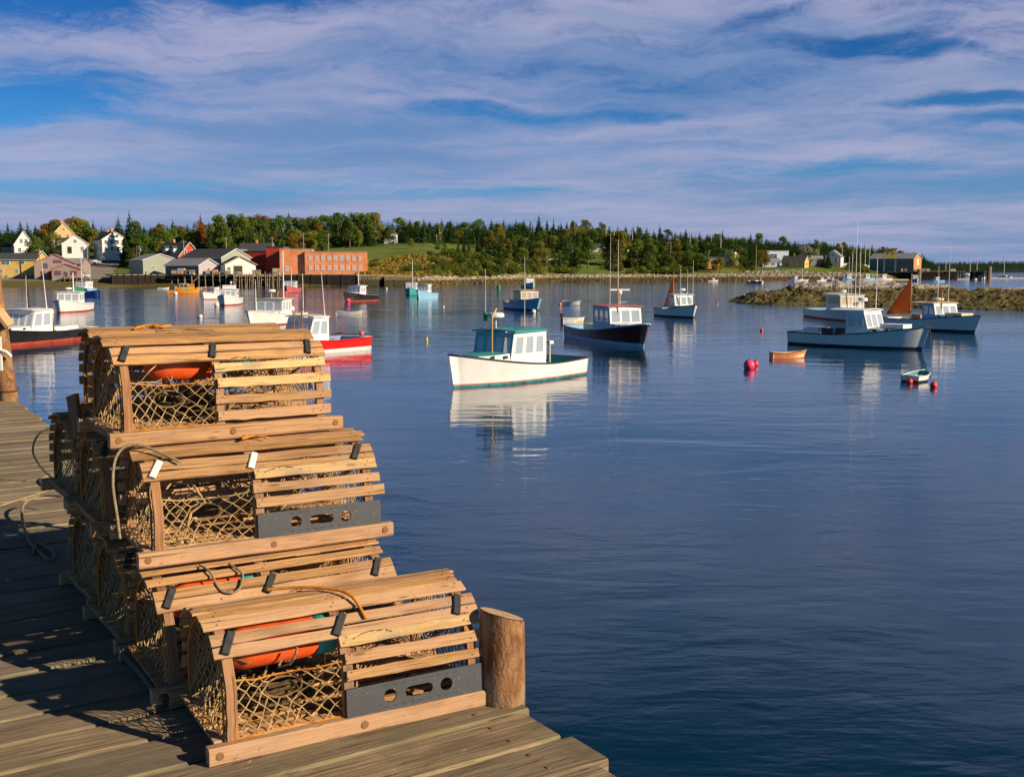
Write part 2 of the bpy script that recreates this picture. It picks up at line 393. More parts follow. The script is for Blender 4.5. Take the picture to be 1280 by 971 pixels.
# ---------------------------------------------------------------- the pier we stand on
AA = R(33.0); AX = Vector((cos(AA), sin(AA), 0)); BX = Vector((-sin(AA), cos(AA), 0))
O4 = W(262, 960, DECK)
def D(a, b, z=0.): return O4 + AX * a + BX * b + Vector((0, 0, z))
pier = thing('pier', D(0, 0, 0), AA, 'weathered plank pier with the stacked lobster traps on it', 'pier')
dm = MB(); rr = random.Random(3)
b_ = -1.6
while b_ < 14.5:
    wd = rr.uniform(.20, .245); e = 1.12 + rr.uniform(-.035, .05)
    if -.12 < b_ < .3: e = 1.10
    random.seed(int(b_ * 1000)); dz = rr.uniform(-.004, .004)
    dm.beam((-3.2, b_ + wd / 2, -.028 + dz), (e, b_ + wd / 2, -.028 + dz), wd, .055, M_deck, n=14, ch=.007, jit=.004)
    for xn in (-.9, .95):
        for q in (.25, .75): dm.lathe([(.009, 0), (.009, .003)], M_rust, 6, Matrix.Translation((xn + rr.uniform(-.01, .01), b_ + wd * q, dz)))
    b_ += wd + rr.uniform(.012, .024)
dm.build('deck', pier)
for a_ in (-3.0, -.9, .95):
    m = MB(); m.beam((a_, -1.6, -.19), (a_, 14.5, -.19), .15, .26, M_pier, n=6, ch=.01); m.build('stringer', pier)
for bb in (-1.0, 3.6, 7.2, 13.6):
    m = MB(); m.beam((-3.2, bb, -.44), (1.05, bb, -.44), .24, .24, M_pier, ch=.01); m.build('cross_beam', pier)
    for a_ in (-2.6, -.2):
        m = MB(); m.tube([(a_, bb, -DECK - 1.5), (a_, bb, -.56)], .15, M_pier, 12); m.build('piling', pier)
def piling(name, a, b, r, top, label, slant=0., lean=(0, 0), base=None):
    base = base or D(a, b); o = thing(name, (base.x, base.y, 0), AA, label, 'piling', 'bark covered pilings at the pier edge')
    m = MB(); n = 28; rows = 40; z0 = -1.5; zt = DECK + top; pts = []
    for i in range(rows + 1):
        t = i / rows; z = z0 + (zt - z0) * (t ** .7); cx = lean[0] * (z - DECK); cy = lean[1] * (z - DECK)
        for j in range(n):
            a_ = 2 * pi * j / n; q = r * (1 - .03 * (z - DECK) / 2) * (1 + .035 * mn.noise(Vector((cos(a_) * 1.4, sin(a_) * 1.4, z * 1.3))) + .022 * mn.noise(Vector((cos(a_) * 5, sin(a_) * 5, z * 9))))
            zz = z + (slant * (-cos(a_)) * r if i == rows else 0)
            if i == rows: q *= .97
            m.v.append((cx + q * cos(a_), cy + q * sin(a_), zz))
    for i in range(rows):
        for j in range(n): m.face([i*n+j, i*n+(j+1) % n, (i+1)*n+(j+1) % n, (i+1)*n+j], M_bark)
    m.build('trunk', o, smooth=True)
    c = MB(); c.v = [(x_ * .985, y_ * .985, z_ + .003) for x_, y_, z_ in m.v[-n:]]; c.face(list(range(n)), M_cutwood); c.build('cut_top', o)
    return o
piling('piling', 1.24, -.02, .088, .335, 'stubby bark piling with slanted cut top beside the nearest trap', .32, base=W(628, 874, DECK))
pp = piling('piling', 1.20, 10.6, .112, 2.6, 'tall bark covered post at the far edge of the pier', 0, (-.08, .03), base=W(11, 500, DECK))
m = MB(); pts = [(.13*cos(a*.3), .13*sin(a*.3), DECK + .13) for a in range(22)]; m.tube(pts, .012, M_rust, 5); m.build('wire_band', pp)
# lantern-like wooden bracket on the tall post
q = W(11, 500, DECK); br = thing('wooden_cleat', (q.x, q.y, DECK + 1.12), 0, 'curved wooden bracket nailed to the tall pier post', 'bracket')
m = MB(); cur = [(-.34, -.16, .34), (-.18, -.18, .20), (0, -.18, .02), (.13, -.15, -.18)]
for i in range(3): m.beam(cur[i], cur[i+1], .16, .06, M_trap, up=(0, -.2, 1), n=2, ch=.008)
m.build('bracket_arm', br)
m = MB(); m.box((-.03, -.17, -.52), (.10, .03, .42), M_whiter); m.tube([(-.12, -.2, -.52), (-.02, -.2, -.46), (.09, -.19, -.50), (.12, -.14, -.56)], .02, M_whiter, 6); m.build('white_hook', br)

# ---------------------------------------------------------------- lobster traps
TL, TW, TH = 1.06, .60, .455
AR = [(.03, .045), (.031, .16), (.040, .25), (.075, .325), (.135, .385), (.215, .425), (.30, .437)]
AR = AR + [(TW - y_, z_) for y_, z_ in AR[-2::-1]]
AS = [0.]
for i in range(1, len(AR)): AS.append(AS[-1] + math.dist(AR[i], AR[i-1]))
def arch(s):
    s = max(0, min(AS[-1], s))
    for i in range(1, len(AS)):
        if s <= AS[i]: break
    t = (s - AS[i-1]) / (AS[i] - AS[i-1]); y_ = AR[i-1][0] + t * (AR[i][0] - AR[i-1][0]); z_ = AR[i-1][1] + t * (AR[i][1] - AR[i-1][1])
    def tan(i): a = AR[max(i-1, 0)]; b = AR[min(i+1, len(AR)-1)]; return Vector((0, b[0]-a[0], b[1]-a[1])).normalized()
    tt = (tan(i-1) * (1-t) + tan(i) * t).normalized()
    return Vector((0, y_, z_)), tt, Vector((0, -tt.z, tt.y))
def archz(y_):
    for i in range(1, len(AR)):
        if AR[i][0] >= y_ >= AR[i-1][0]: 
            t = (y_ - AR[i-1][0]) / max(1e-6, AR[i][0] - AR[i-1][0]); return AR[i-1][1] + t * (AR[i][1] - AR[i-1][1])
    return .045
STOT = AS[-1]
def netmesh(m, inside, to3, x0, x1, z0, z1, dx, dz, rad, mt, seed, jit=.22, knots=True):
    rg = random.Random(seed); nx = int((x1 - x0) / dx) + 1; nz = int((z1 - z0) / dz) + 1; P = {}
    for i in range(-1, nx + 1):
        for j in range(-1, nz + 1):
            if (i + j) % 2 == 0: P[i, j] = (x0 + (i + rg.uniform(-jit, jit)) * dx, z0 + (j + rg.uniform(-jit, jit)) * dz)
    for (i, j), p in P.items():
        ip = inside(*p)
        if ip and knots:
            c = Vector(to3(*p)); k = rad * 1.9; o = len(m.v)
            m.v.extend([tuple(c + Vector(e) * k) for e in ((1, 0, 0), (0, 1, 0), (0, 0, 1), (-1, 0, 0), (0, -1, 0), (0, 0, -1))])
            for a, b, c2 in ((0, 1, 2), (1, 3, 2), (3, 4, 2), (4, 0, 2), (1, 0, 5), (3, 1, 5), (4, 3, 5), (0, 4, 5)): m.face([o+a, o+b, o+c2], mt)
        for dj in (1, -1):
            q = P.get((i + 1, j + dj))
            if q is None: continue
            iq = inside(*q)
            if not ip and not iq: continue
            a, b = p, q
            if ip != iq:
                if iq: a, b = b, a
                lo, hi = 0., 1.
                for _ in range(8):
                    md = (lo + hi) / 2
                    if inside(a[0] + (b[0]-a[0]) * md, a[1] + (b[1]-a[1]) * md): lo = md
                    else: hi = md
                b = (a[0] + (b[0]-a[0]) * lo, a[1] + (b[1]-a[1]) * lo)
            m.seg(to3(*a), to3(*b), rad, mt)
def make_trap(kind, seed, label):
    random.seed(seed); rg = random.Random(seed)
    o = thing('lobster_trap', (0, 0, 0), 0, label, 'lobster trap', 'wooden lobster traps stacked on the pier')
    for yy in (.022, TW - .022):
        m = MB(); m.beam((0, yy, .031), (TL + .04, yy, .031), .046, .062, M_trap, n=10, ch=.007, jit=.02, r=rg.random())
        if yy < .1:
            for xx in (.035, .55, TL): m.lathe([(.0145, 0), (.0145, .0025), (.012, .0035)], M_bow, 12, Matrix.Translation((xx, -.0005, .034)) @ Matrix.Rotation(pi/2, 4, 'X'))
        m.build('base_rail', o)
    m = MB()
    for xx in (.07, .50, 1.0): m.beam((xx, .045, .030), (xx, TW - .045, .030), .04, .04, M_bow, ch=.004)
    for i in range(8):
        yy = .075 + i * .064; m.beam((.03, yy, .058 + .0005 * i), (1.04, yy, .058 + .0005 * i), .044, .012, M_trap, n=5, ch=.002, jit=.02)
    for i in range(46):     # broken shell, bait and wood litter on the floor of the trap
        xx = rg.uniform(.09, .95); yy = rg.uniform(.07, .5); a_ = rg.uniform(0, pi)
        m.box((xx, yy, .070 + rg.uniform(0, .008)), (rg.uniform(.01, .05), rg.uniform(.008, .02), rg.uniform(.004, .012)), rg.choice([M_trap, M_twined, M_trapnew]), a_)
    m.build('floor', o)
    for xx in (.09, .505, 1.0):
        m = MB(); ps = [arch(STOT * i / 26) for i in range(27)]; wv = .036; o_ = len(m.v); r_ = rg.random(); ofs = rg.random() * 9
        for i, (p, t, n_) in enumerate(ps):
            jw = rg.uniform(-.002, .002)
            for a, b in ((-wv/2, -.026), (wv/2, -.026), (wv/2, -.003), (-wv/2, -.003)): m.v.append((xx + a + jw, p.y + n_.y * b, p.z + n_.z * b))
        for i in range(26):
            for j in range(4):
                j2 = (j+1) % 4; u0 = ofs + STOT * i / 26; u1 = ofs + STOT * (i+1) / 26
                m.face([o_+i*4+j, o_+i*4+j2, o_+(i+1)*4+j2, o_+(i+1)*4+j], M_bow, [(u0, j*.03), (u0, j*.03+.03), (u1, j*.03+.03), (u1, j*.03)], r_)
        m.build('bow', o)
    slats = []
    if kind == 'vent': right = [.165, .225, .285]
    else: right = [.055, .125, .195, .262]
    for s_ in right: slats.append((s_, .485, TL - .005, 'f'))
    for s_ in ((.437, .487, .535, .583, .631, .68) if kind != 'open' else (.44, .52, .60, .675)): slats.append((s_, .03, TL - .01, 't'))
    for s_ in (.73, .79, .85, .91, .97): slats.append((s_, .04, TL - .02, 'b'))
    m = MB(); door = MB()
    def slat(mb_, s_, xa, xb, wd=.045, mt=None, tw=0):
        p, t, n_ = arch(s_); q = p + n_ * .0075; p2, t2, n2 = arch(s_ + tw)
        q2 = p2 + n2 * .0075
        mt = mt or (M_trapnew if rg.random() < .13 else M_trap)
        mb_.beam((xa, q.y, q.z), (xb, q2.y, q2.z), wd * rg.uniform(.85, 1.08), .0095, mt, up=n_, n=9, ch=.0015, jit=.032, r=rg.random())
        for xn in (.09, .505, 1.0):
            if xa < xn < xb:
                for e in (-.006, .008): c = Vector((xn + e, q.y, q.z)) + n_ * .0052 + t * (e * 1.4); mb_.lathe([(.0032, 0), (.0032, .0012)], M_rust, 6, Matrix.Translation(c) @ n_.to_track_quat('Z', 'Y').to_matrix().to_4x4())
    for s_, xa, xb, z_ in slats:
        slat(m, s_, xa + rg.uniform(-.012, .012), xb + rg.uniform(-.02, .015), .041 if z_ == 'f' else .046, tw=rg.uniform(-.006, .006), mt=(M_trapnew if (z_ == 'f' and s_ == right[-1]) else None))
    for s_ in (.318, .366): slat(door, s_, .045, TL - .01, .044)
    m.build('lath_cover', o); door.build('door', o)
    for xx in (.10, .50, .97):
        p, t, n_ = arch(.345); hm = MB(); an = rg.uniform(.25, .6)
        dv = (t * .040 + Vector((sin(an) * .045, 0, 0))); c = p + n_ * .019 + Vector((xx, 0, 0))
        hm.beam(c - dv, c + dv, .029, .011, M_whiter if seed == 2 and xx < .9 else M_rubber, up=n_, n=3, ch=.004)
        hm.build('hinge_strap', o)
    # netting
    ins = lambda y_, z_: .04 < y_ < TW - .04 and .055 < z_ < archz(y_) - .012
    def end(xc, bul):
        def f(y_, z_): 
            h = archz(y_); q = sin(pi * y_ / TW) * sin(pi * min(1, max(0, (z_ - .05) / max(.05, h - .05)))); return (xc + bul * q + .006 * sin(y_ * 40 + z_ * 31), y_, z_)
        return f
    for xc, bul, sd in ((.066, .055, 1), (1.016, -.04, 2)):
        m = MB(); netmesh(m, ins, end(xc, bul), .03, TW - .03, .05, .44, .0185, .030, .0020, M_twine, seed * 10 + sd, .28)
        pl = [arch(STOT * i / 30) for i in range(31)]; m.tube([(xc, p.y + n_.y * -.03, p.z + n_.z * -.03) for p, t, n_ in pl], .004, M_ropeo if xc < .5 and seed % 2 else M_twined, 5)
        m.build('end_net', o)
    m = MB()   # front net over the lower left half, drawn in towards the entrance hoop
    topz = .262; hx, hz, hr = .30, .19, .068
    def fr(x_, z_):
        tx = (x_ - .11) / .38; sag = .022 * sin(pi * max(0, min(1, tx))); z2 = z_ - (sag * 1.2 * max(0, (z_ - .08) / .18) if z_ > .08 else 0)
        dd = math.hypot((x_ - hx) / .11, (z_ - hz) / .085); fun = .13 * math.exp(-dd * dd * .9)
        y_ = .036 + .012 * (z_ / .26) ** 2 + fun + .004 * sin(x_ * 60)
        return (x_, y_, z2)
    inf = lambda x_, z_: .108 < x_ < .487 and .062 < z_ < topz + .012 and math.hypot((x_ - hx) / hr, (z_ - hz) / (hr * .62)) > 1
    netmesh(m, inf, fr, .09, .51, .055, .30, .0265, .0265, .0023, M_twine, seed * 7, .24)
    m.tube([fr(hx + hr * cos(a), hz + hr * .62 * sin(a)) for a in [2*pi*i/18 for i in range(19)]], .0042, M_twined, 5)
    m.tube([fr(.108, .064 + .2 * i / 8) for i in range(9)] + [fr(.108 + .38 * i / 12, topz) for i in range(13)] + [fr(.487, .262 - .2 * i / 8) for i in range(9)] + [fr(.487 - .379 * i / 12, .064) for i in range(13)], .0032, M_ropeo if seed % 2 else M_twine, 5)
    m.build('front_net', o)
    m = MB()   # inner head between kitchen and parlour, funnelled to the right
    def hd(y_, z_):
        dd = math.hypot((y_ - .3) / .14, (z_ - .22) / .11); return (.52 + .30 * math.exp(-dd * dd * .8), y_, z_)
    netmesh(m, lambda y_, z_: ins(y_, z_) and math.hypot((y_ - .3) / .06, (z_ - .22) / .05) > 1, hd, .03, .57, .05, .44, .021, .021, .0019, M_twine, seed * 13, .3, False)
    def hk(y_, z_):
        dd = math.hypot((y_ - .3) / .16, (z_ - .22) / .12); return (.10 + .0 * dd + .0, y_, z_)
    netmesh(m, lambda x_, y_: .52 < x_ < .99 and .06 < y_ < .54, lambda x_, y_: (x_, y_, .15 + .12 * abs(sin(x_ * 7 + .4)) + .10 * abs(y_ - .3) / .3), .52, 1.0, .05, .55, .026, .026, .0019, M_twined, seed * 17, .35, False)
    for i in range(9):      # slack twine hanging and tangled inside
        p0 = Vector((rg.uniform(.12, .48), rg.uniform(.10, .5), rg.uniform(.22, .38))); pts_ = [p0]
        for k_ in range(7): p0 = p0 + Vector((rg.uniform(-.06, .07), rg.uniform(-.05, .05), rg.uniform(-.06, .035))); p0.z = max(.07, p0.z); p0.x = min(.95, max(.1, p0.x)); p0.y = min(.52, max(.07, p0.y)); pts_.append(p0.copy())
        m.tube(pts_, rg.choice((.002, .0035, .005)), rg.choice((M_twine, M_twined, M_rope)), 5)
    m.build('parlour_net', o)
    if kind == 'vent':
        cu = bpy.data.curves.new('c', 'CURVE'); cu.dimensions = '2D'; cu.fill_mode = 'BOTH'; cu.extrude = .003; cu.bevel_depth = .0006
        def sp(pts_):
            s_ = cu.splines.new('POLY'); s_.points.add(len(pts_) - 1); s_.use_cyclic_u = True
            for q_, p_ in zip(s_.points, pts_): q_.co = (p_[0], p_[1], 0, 1)
        sp([(0, 0), (.555, 0), (.555, .108), (0, .108)])
        for cx_ in (.165, .39): sp([(cx_ + .025*cos(-a*pi/10), .056 + .025*sin(-a*pi/10)) for a in range(20)])
        sp([(.315 + .02*cos(-a*pi/10), .056 + .02*sin(-a*pi/10)) for a in range(-5, 6)] + [(.245 + .02*cos(-a*pi/10), .056 + .02*sin(-a*pi/10)) for a in range(5, 16)])
        for i in range(9): sp([(.13 + i*.035, .094), (.13 + i*.035 + .026, .094), (.13 + i*.035 + .026, .0965), (.13 + i*.035, .0965)])
        for i in range(9): sp([(.13 + i*.035, .016), (.13 + i*.035 + .026, .016), (.13 + i*.035 + .026, .0185), (.13 + i*.035, .0185)])
        co = bpy.data.objects.new('tmp', cu); COL.objects.link(co); bpy.context.view_layer.update()
        me = bpy.data.meshes.new_from_object(co.evaluated_get(bpy.context.evaluated_depsgraph_get())); me.name = 'vent_panel'; bpy.data.objects.remove(co)
        me.materials.clear(); me.materials.append(M_vent)
        vp = bpy.data.objects.new('vent_panel', me); COL.objects.link(vp); vp.parent = o; vp.location = (.49, .016, .058); vp.rotation_euler = (R(88), 0, 0)
    return o
def put(o, a, b, z, rot):
    o.location = D(a, b, z); o.rotation_euler = (0, 0, AA + R(rot)); return o
T4 = put(make_trap('vent', 1, 'lobster trap nearest the camera with black vent panel, resting on the pier planks'), 0, 0, 0, -3.2)
T2 = put(make_trap('vent', 2, 'middle front lobster trap with black vent panel and white hinge straps'), .02, .905, TH, -2.4)
T3 = put(make_trap('open', 3, 'low lobster trap mostly hidden between the nearest trap and the middle one'), -.02, .615, 0, -1.5)
T1 = put(make_trap('slat', 5, 'top front lobster trap with slatted right half, uppermost of the front stack'), -.02, 1.13, 2 * TH, .5); T1.scale = (.935, 1, 1)
for a, b, z, rot, lb, src in ((.0, 1.27, 0, 1, 'shadowed lobster trap at the bottom of the stack behind', T1), (-.02, 1.55, TH, -1, 'shadowed lobster trap in the middle of the stack behind', T1), (.06, 1.78, 2 * TH, -1.0, 'lobster trap directly behind the uppermost front trap, its lit top boards showing', T1),
                              (.03, 1.93, 0, 2, 'shadowed lobster trap on the planks at the far end of the row', T1), (.0, 2.22, TH, 1, 'shadowed lobster trap resting on the farthest trap of the row', T1)):
    c = copy_tree(src); put(c, a, b, z, rot); c['label'] = lb
def trap_pt(a, b, z, rot, p):
    return D(a, b, z) + Matrix.Rotation(AA + R(rot), 3, 'Z') @ Vector(p)
# buoys stored inside the traps, on coils of rope
def buoy_in(a, b, z, rot, x, y_, zz, L, label, s):
    o = thing('trap_buoy', trap_pt(a, b, z, rot, (x, y_, zz)), AA + R(rot) + R(s), label, 'buoy', 'orange and teal trap buoys')
    r_ = .074; M_ = Matrix.Rotation(pi/2, 4, 'Y')
    m = MB(); m.lathe([(.004, 0), (.03, .004), (r_*.8, .03), (r_, .07), (r_, L*.72)], M_buoyo, 20, M_); m.build('float_body', o, smooth=True)
    m = MB(); m.lathe([(r_*1.002, L*.722), (r_*.99, L*.88), (r_*.6, L*.97), (.02, L)], M_buoyt, 20, M_); m.lathe([(.014, L*.985), (.013, L + .12)], M_buoyt, 8, M_); m.build('painted_end', o, smooth=True)
    c = thing('rope_coil', trap_pt(a, b, z, rot, (x + .20, y_ + .10, .066)), AA, 'coil of old rope under the %s' % label, 'rope coil', 'rope coils inside the traps')
    m = MB(); rg = random.Random(s); pts = []
    for i in range(200):
        t = i / 260 * 2 * pi * 13; q = .095 + .035 * sin(i * .37) + rg.uniform(-.006, .006)
        pts.append((q * 1.25 * cos(t), q * sin(t), .012 + (zz - .20) * (i / 260) ** .8 + .016 * sin(t * 1.7)))
    m.tube(pts, .0068, M_oldrope, 5); m.build('rope', c)
buoy_in(0, 0, 0, -3.2, .10, .195, .318, .46, 'orange buoy with teal end inside the nearest trap', 3)
buoy_in(-.02, .615, 0, -1.5, .12, .22, .325, .40, 'orange buoy with teal end inside the low hidden trap', 5)
buoy_in(0, 1.13, 2*TH, .5, .18, .20, .318, .38, 'orange buoy inside the uppermost front trap', 4)
# loose rope lengths
def rope(pts, r, mt, label, name='rope', sub=6, group=None):
    P = [Vector(p) for p in pts]; out = []
    for i in range(len(P) - 1):
        p0, p1, p2, p3 = P[max(i-1, 0)], P[i], P[i+1], P[min(i+2, len(P)-1)]
        for k_ in range(sub):
            t = k_ / sub
            out.append(.5 * ((2*p1) + (p2-p0)*t + (2*p0-5*p1+4*p2-p3)*t*t + (3*p1-p0-3*p2+p3)*t**3))
    out.append(P[-1]); base = Vector((out[0].x, out[0].y, out[0].z)); m = MB(); m.tube([p - base for p in out], r, mt, 7)
    return tag(m.build(name, None, True, base), label, 'rope', group)
tp = lambda p, T: T.location + Matrix.Rotation(T.rotation_euler.z, 3, 'Z') @ Vector(p)
rope([tp(p, T2) for p in ((.20, .10, .40), (.06, .20, .468), (-.02, .22, .44), (-.05, .20, .33), (-.045, .16, .18), (-.04, .15, .10))], .0062, M_rope, 'grey rope hooped over the left end of the middle trap')
rope([tp(p, T4) for p in ((.33, .42, .448), (.42, .36, .458), (.52, .27, .464), (.58, .19, .448), (.60, .10, .385))], .006, M_ropeo, 'orange rope lying across the top of the nearest trap')
rope([tp(p, T3) for p in ((.26, .25, .452), (.28, .18, .44), (.30, .10, .38), (.36, .08, .375), (.40, .14, .42), (.37, .22, .45))], .005, M_rope, 'thin pale cord tied over the low hidden trap')
rope([tp(p, T1) for p in ((.28, .30, .458), (.34, .26, .462), (.40, .30, .46), (.46, .24, .46), (.52, .22, .458))], .004, M_rope, 'thin cord on top of the uppermost front trap')
rope([tp(p, T2) for p in ((.46, .30, .463), (.52, .26, .466), (.49, .21, .458), (.55, .24, .463), (.60, .20, .455))], .005, M_ropeo, 'short orange cord on top of the middle trap')
zr = DECK + .01
rope([W(72, 533, DECK + .45), W(50, 541, DECK + .42), W(41, 562, DECK + .28), W(50, 582, DECK + .14), W(66, 598, DECK + .04), W(74, 606, zr), W(84, 612, zr)], .008, M_rubber, 'dark rope looping out from the far traps')
rope([W(u, v, zr) for u, v in ((84, 595), (66, 594), (54, 597), (50, 602), (58, 607), (72, 608), (90, 603))], .009, M_rope, 'pale loop of rope lying on the pier planks')
rope([W(u, v, zr) for u, v in ((-30, 640), (0, 632), (25, 624), (45, 618), (66, 610), (80, 600))], .009, M_rope, 'pale rope running across the planks to the traps')
rope([W(80, 620, DECK + .12), W(50, 620, DECK + .10), W(30, 630, DECK + .08), W(28, 650, DECK + .04), W(36, 675, zr), W(50, 690, zr), W(62, 700, zr), W(68, 692, zr), W(60, 684, zr), W(46, 680, zr), W(42, 690, zr)], .009, M_rope, 'grey rope with a knotted loop on the shadowed planks')
rope([D(.30, 1.98, 2*TH + .443), D(.36, 2.02, 2*TH + .452), D(.33, 2.06, 2*TH + .448), D(.42, 2.03, 2*TH + .456), D(.45, 1.98, 2*TH + .448), D(.40, 2.0, 2*TH + .452), D(.50, 2.05, 2*TH + .448)], .006, M_ropeo, 'orange rope bundle on the rear trap top')
# board standing at the far end of the row
bo = W(68, 545, DECK + TH * 2); m = MB(); m.beam((0, 0, 0), (-.03, .03, .21), .13, .016, M_rust, up=(-.8, -.6, 0), n=3, ch=.003, taper=1.3)
tag(m.build('loose_board', None, False, D(.06, 2.16, TH + .36)), 'dark board standing upright on the farthest trap', 'board')
p0 = W(152, 808, DECK + .03); p1 = W(212, 874, DECK + .03); m = MB(); m.beam((0, 0, 0), p1 - p0, .055, .03, M_pier, n=6, ch=.004, jit=.02); tag(m.build('loose_plank', None, False, p0), 'narrow loose plank on the shadowed deck along the foot of the traps', 'plank')
# ---------------------------------------------------------------- land
def ZV(v, Y): return Zat(v, Y)
COLS = [  # u, then eight (distance, height) knots from under water to beyond the ridge
 (-500, [(290, -3), (322, 0), (350, 1.4), (366, 3.2), (415, 6.5), (470, 12), (560, 16), (760, 12)]),
 (0,    [(290, -3), (322, 0), (350, 1.4), (366, 3.2), (415, 6.5), (460, 11.6), (560, 15), (760, 12)]),
 (110,  [(290, -3), (322, 0), (345, 1.6), (372, 3.2), (415, 6.4), (460, 11.4), (560, 16), (760, 12)]),
 (160,  [(300, -3), (335, 0), (350, 2.2), (372, 3.6), (415, 6.0), (460, 10.5), (560, 17), (760, 14)]),
 (330,  [(310, -3), (346, 0), (356, 3.2), (372, 3.8), (405, 5.2), (455, 10.0), (570, 18), (760, 16)]),
 (455,  [(320, -3), (350, 0), (358, 3.5), (375, 3.9), (410, 7.5), (470, 13.5), (580, 20), (780, 18)]),
 (520,  [(330, -3), (358, 0), (362, 2.4), (385, 4.2), (420, 10.2), (500, 16.2), (600, 21), (800, 19)]),
 (600,  [(370, -3), (402, 0), (414, 2.4), (430, 4.2), (470, 9.4), (540, 15.5), (650, 23), (850, 20)]),
 (700,  [(420, -3), (470, 0), (486, 2.6), (505, 4.4), (560, 10.0), (620, 15.0), (720, 25), (900, 20)]),
 (850,  [(450, -3), (510, 0), (528, 2.6), (550, 4.4), (600, 8.5), (660, 13.0), (750, 21), (950, 16)]),
 (1000, [(470, -3), (540, 0), (556, 3.8), (575, 5.6), (610, 8.0), (680, 10.5), (800, 15), (1000, 10)]),
 (1060, [(480, -3), (548, 0), (562, 3.0), (585, 5.2), (620, 6.5), (700, 9.0), (830, 13), (1030, 8)]),
 (1110, [(500, -3), (560, -.3), (575, 2.0), (600, 3.8), (650, 5.0), (740, 8.0), (860, 11), (1050, 6)]),
 (1150, [(540, -3), (590, -1), (640, .2), (690, 1.0), (740, 3.0), (800, 5.0), (890, 6), (1060, 2)]),
 (1178, [(560, -3), (620, -3), (680, -3), (730, -3), (780, -2), (830, -1), (900, .5), (1060, -2)]),
 (1215, [(560, -4), (620, -4), (680, -4), (730, -4), (780, -4), (830, -4), (900, -4), (1060, -4)]),
]
def knots(u):
    u = max(COLS[0][0], min(COLS[-1][0] - .01, u))
    for i in range(len(COLS) - 1):
        if u < COLS[i+1][0]: break
    t = (u - COLS[i][0]) / (COLS[i+1][0] - COLS[i][0]); t = t * t * (3 - 2 * t)
    return [(a[0] + (b[0]-a[0]) * t, a[1] + (b[1]-a[1]) * t) for a, b in zip(COLS[i][1], COLS[i+1][1])]
def hz(kn, Y):
    for i in range(7):
        if Y < kn[i+1][0]: break
    t = max(0, min(1, (Y - kn[i][0]) / (kn[i+1][0] - kn[i][0])))
    return kn[i][1] + (kn[i+1][1] - kn[i][1]) * t
def ground(x, Y):
    u = 640 + 1378 * x / Y; z_ = hz(knots(u), Y)
    if z_ > 1: z_ += .5 * mn.noise(Vector((x * .05, Y * .05, 0)))
    return z_
def _land(g, b):
    P = g.node('ShaderNodeNewGeometry').outputs['Position']; x, y, z = g.sep(P)
    u = g.m('ADD', g.m('MULTIPLY', g.m('DIVIDE', x, y), 1378), 640)
    n = g.noise(P, .25, 6, .65); nf = g.noise(P, 1.2, 5, .6); nb = g.noise(P, .04, 4, .5)
    zz = g.m('ADD', z, g.m('MULTIPLY', g.m('SUBTRACT', n, .5), 1.6))
    grass = g.mix(g.ramp(nb, .35, .65), (.09, .165, .022), (.17, .22, .04)); grass = g.mix(g.ramp(n, .4, .7, 0, .6), grass, (.16, .14, .05))
    gold = g.mix(g.ramp(n, .35, .65), (.28, .16, .03), (.44, .25, .05)); gold = g.mix(g.ramp(nf, .55, .7), gold, (.09, .11, .025))
    bank = g.m('MULTIPLY', g.m('MULTIPLY', g.ramp(u, 440, 462), g.ramp(u, 600, 540)), g.ramp(zz, 9.8, 8.6))
    c = g.mix(bank, grass, gold)
    pale = g.mix(g.ramp(nf, .4, .6), (.22, .17, .10), (.42, .36, .27)); c = g.mix(g.ramp(zz, 3.0, 2.3), c, pale)
    weed = g.mix(g.ramp(nf, .4, .62), (.045, .038, .012), (.17, .125, .035)); c = g.mix(g.ramp(zz, 1.75, 1.45), c, weed)
    mud = g.mix(n, (.11, .10, .035), (.19, .16, .07)); c = g.mix(g.m('MULTIPLY', g.ramp(u, 175, 150), g.ramp(z, 2.2, 1.6)), c, mud)
    g.put(b.inputs['Base Color'], c); b.inputs['Roughness'].default_value = .95; b.inputs['Specular IOR Level'].default_value = .1
    g.put(b.inputs['Normal'], g.bump(g.m('ADD', nf, n), .6, .5))
M_land = mat('shore_ground', _land)
mb = MB(); us = [-500 + 12.0 * i for i in range(int(1715 / 12) + 1)]; SUB = 7
for u in us:
    kn = knots(u)
    for i in range(7):
        for s_ in range(SUB):
            t = s_ / SUB; Y = kn[i][0] + (kn[i+1][0] - kn[i][0]) * t; x_ = (u - 640) / 1378 * Y; mb.v.append((x_, Y, ground(x_, Y)))
    Y = kn[7][0]; mb.v.append(((u - 640) / 1378 * Y, Y, kn[7][1]))
nr = 7 * SUB + 1
for i in range(len(us) - 1):
    for j in range(nr - 1): mb.face([i*nr+j, (i+1)*nr+j, (i+1)*nr+j+1, i*nr+j+1], M_land)
tag(mb.build('hill', None, True), kind='structure')
# lane and road
M_road = paint('old_asphalt', (.26, .23, .20), .9, .15, .4)
def strip(name, pts, wd, m_, dz=.12, kind='structure'):
    mb = MB(); P = []
    for i in range(len(pts) - 1):
        for k_ in range(8): P.append(Vector(pts[i]).lerp(Vector(pts[i+1]), k_ / 8))
    P.append(Vector(pts[-1]))
    for i, p in enumerate(P):
        t = (P[min(i+1, len(P)-1)] - P[max(0, i-1)]).normalized(); n_ = Vector((-t.y, t.x))
        wi = wd if not isinstance(wd, list) else wd[0] + (wd[1] - wd[0]) * i / (len(P) - 1)
        for e in (-1, -.33, .33, 1):
            q = p + n_ * wi / 2 * e; mb.v.append((q.x, q.y, max(ground(q.x, q.y), ground(p.x, p.y)) + dz))
    for i in range(len(P) - 1):
        for e in range(3): mb.face([4*i+e, 4*i+e+1, 4*i+e+5, 4*i+e+4], m_)
    tag(mb.build(name), kind=kind)
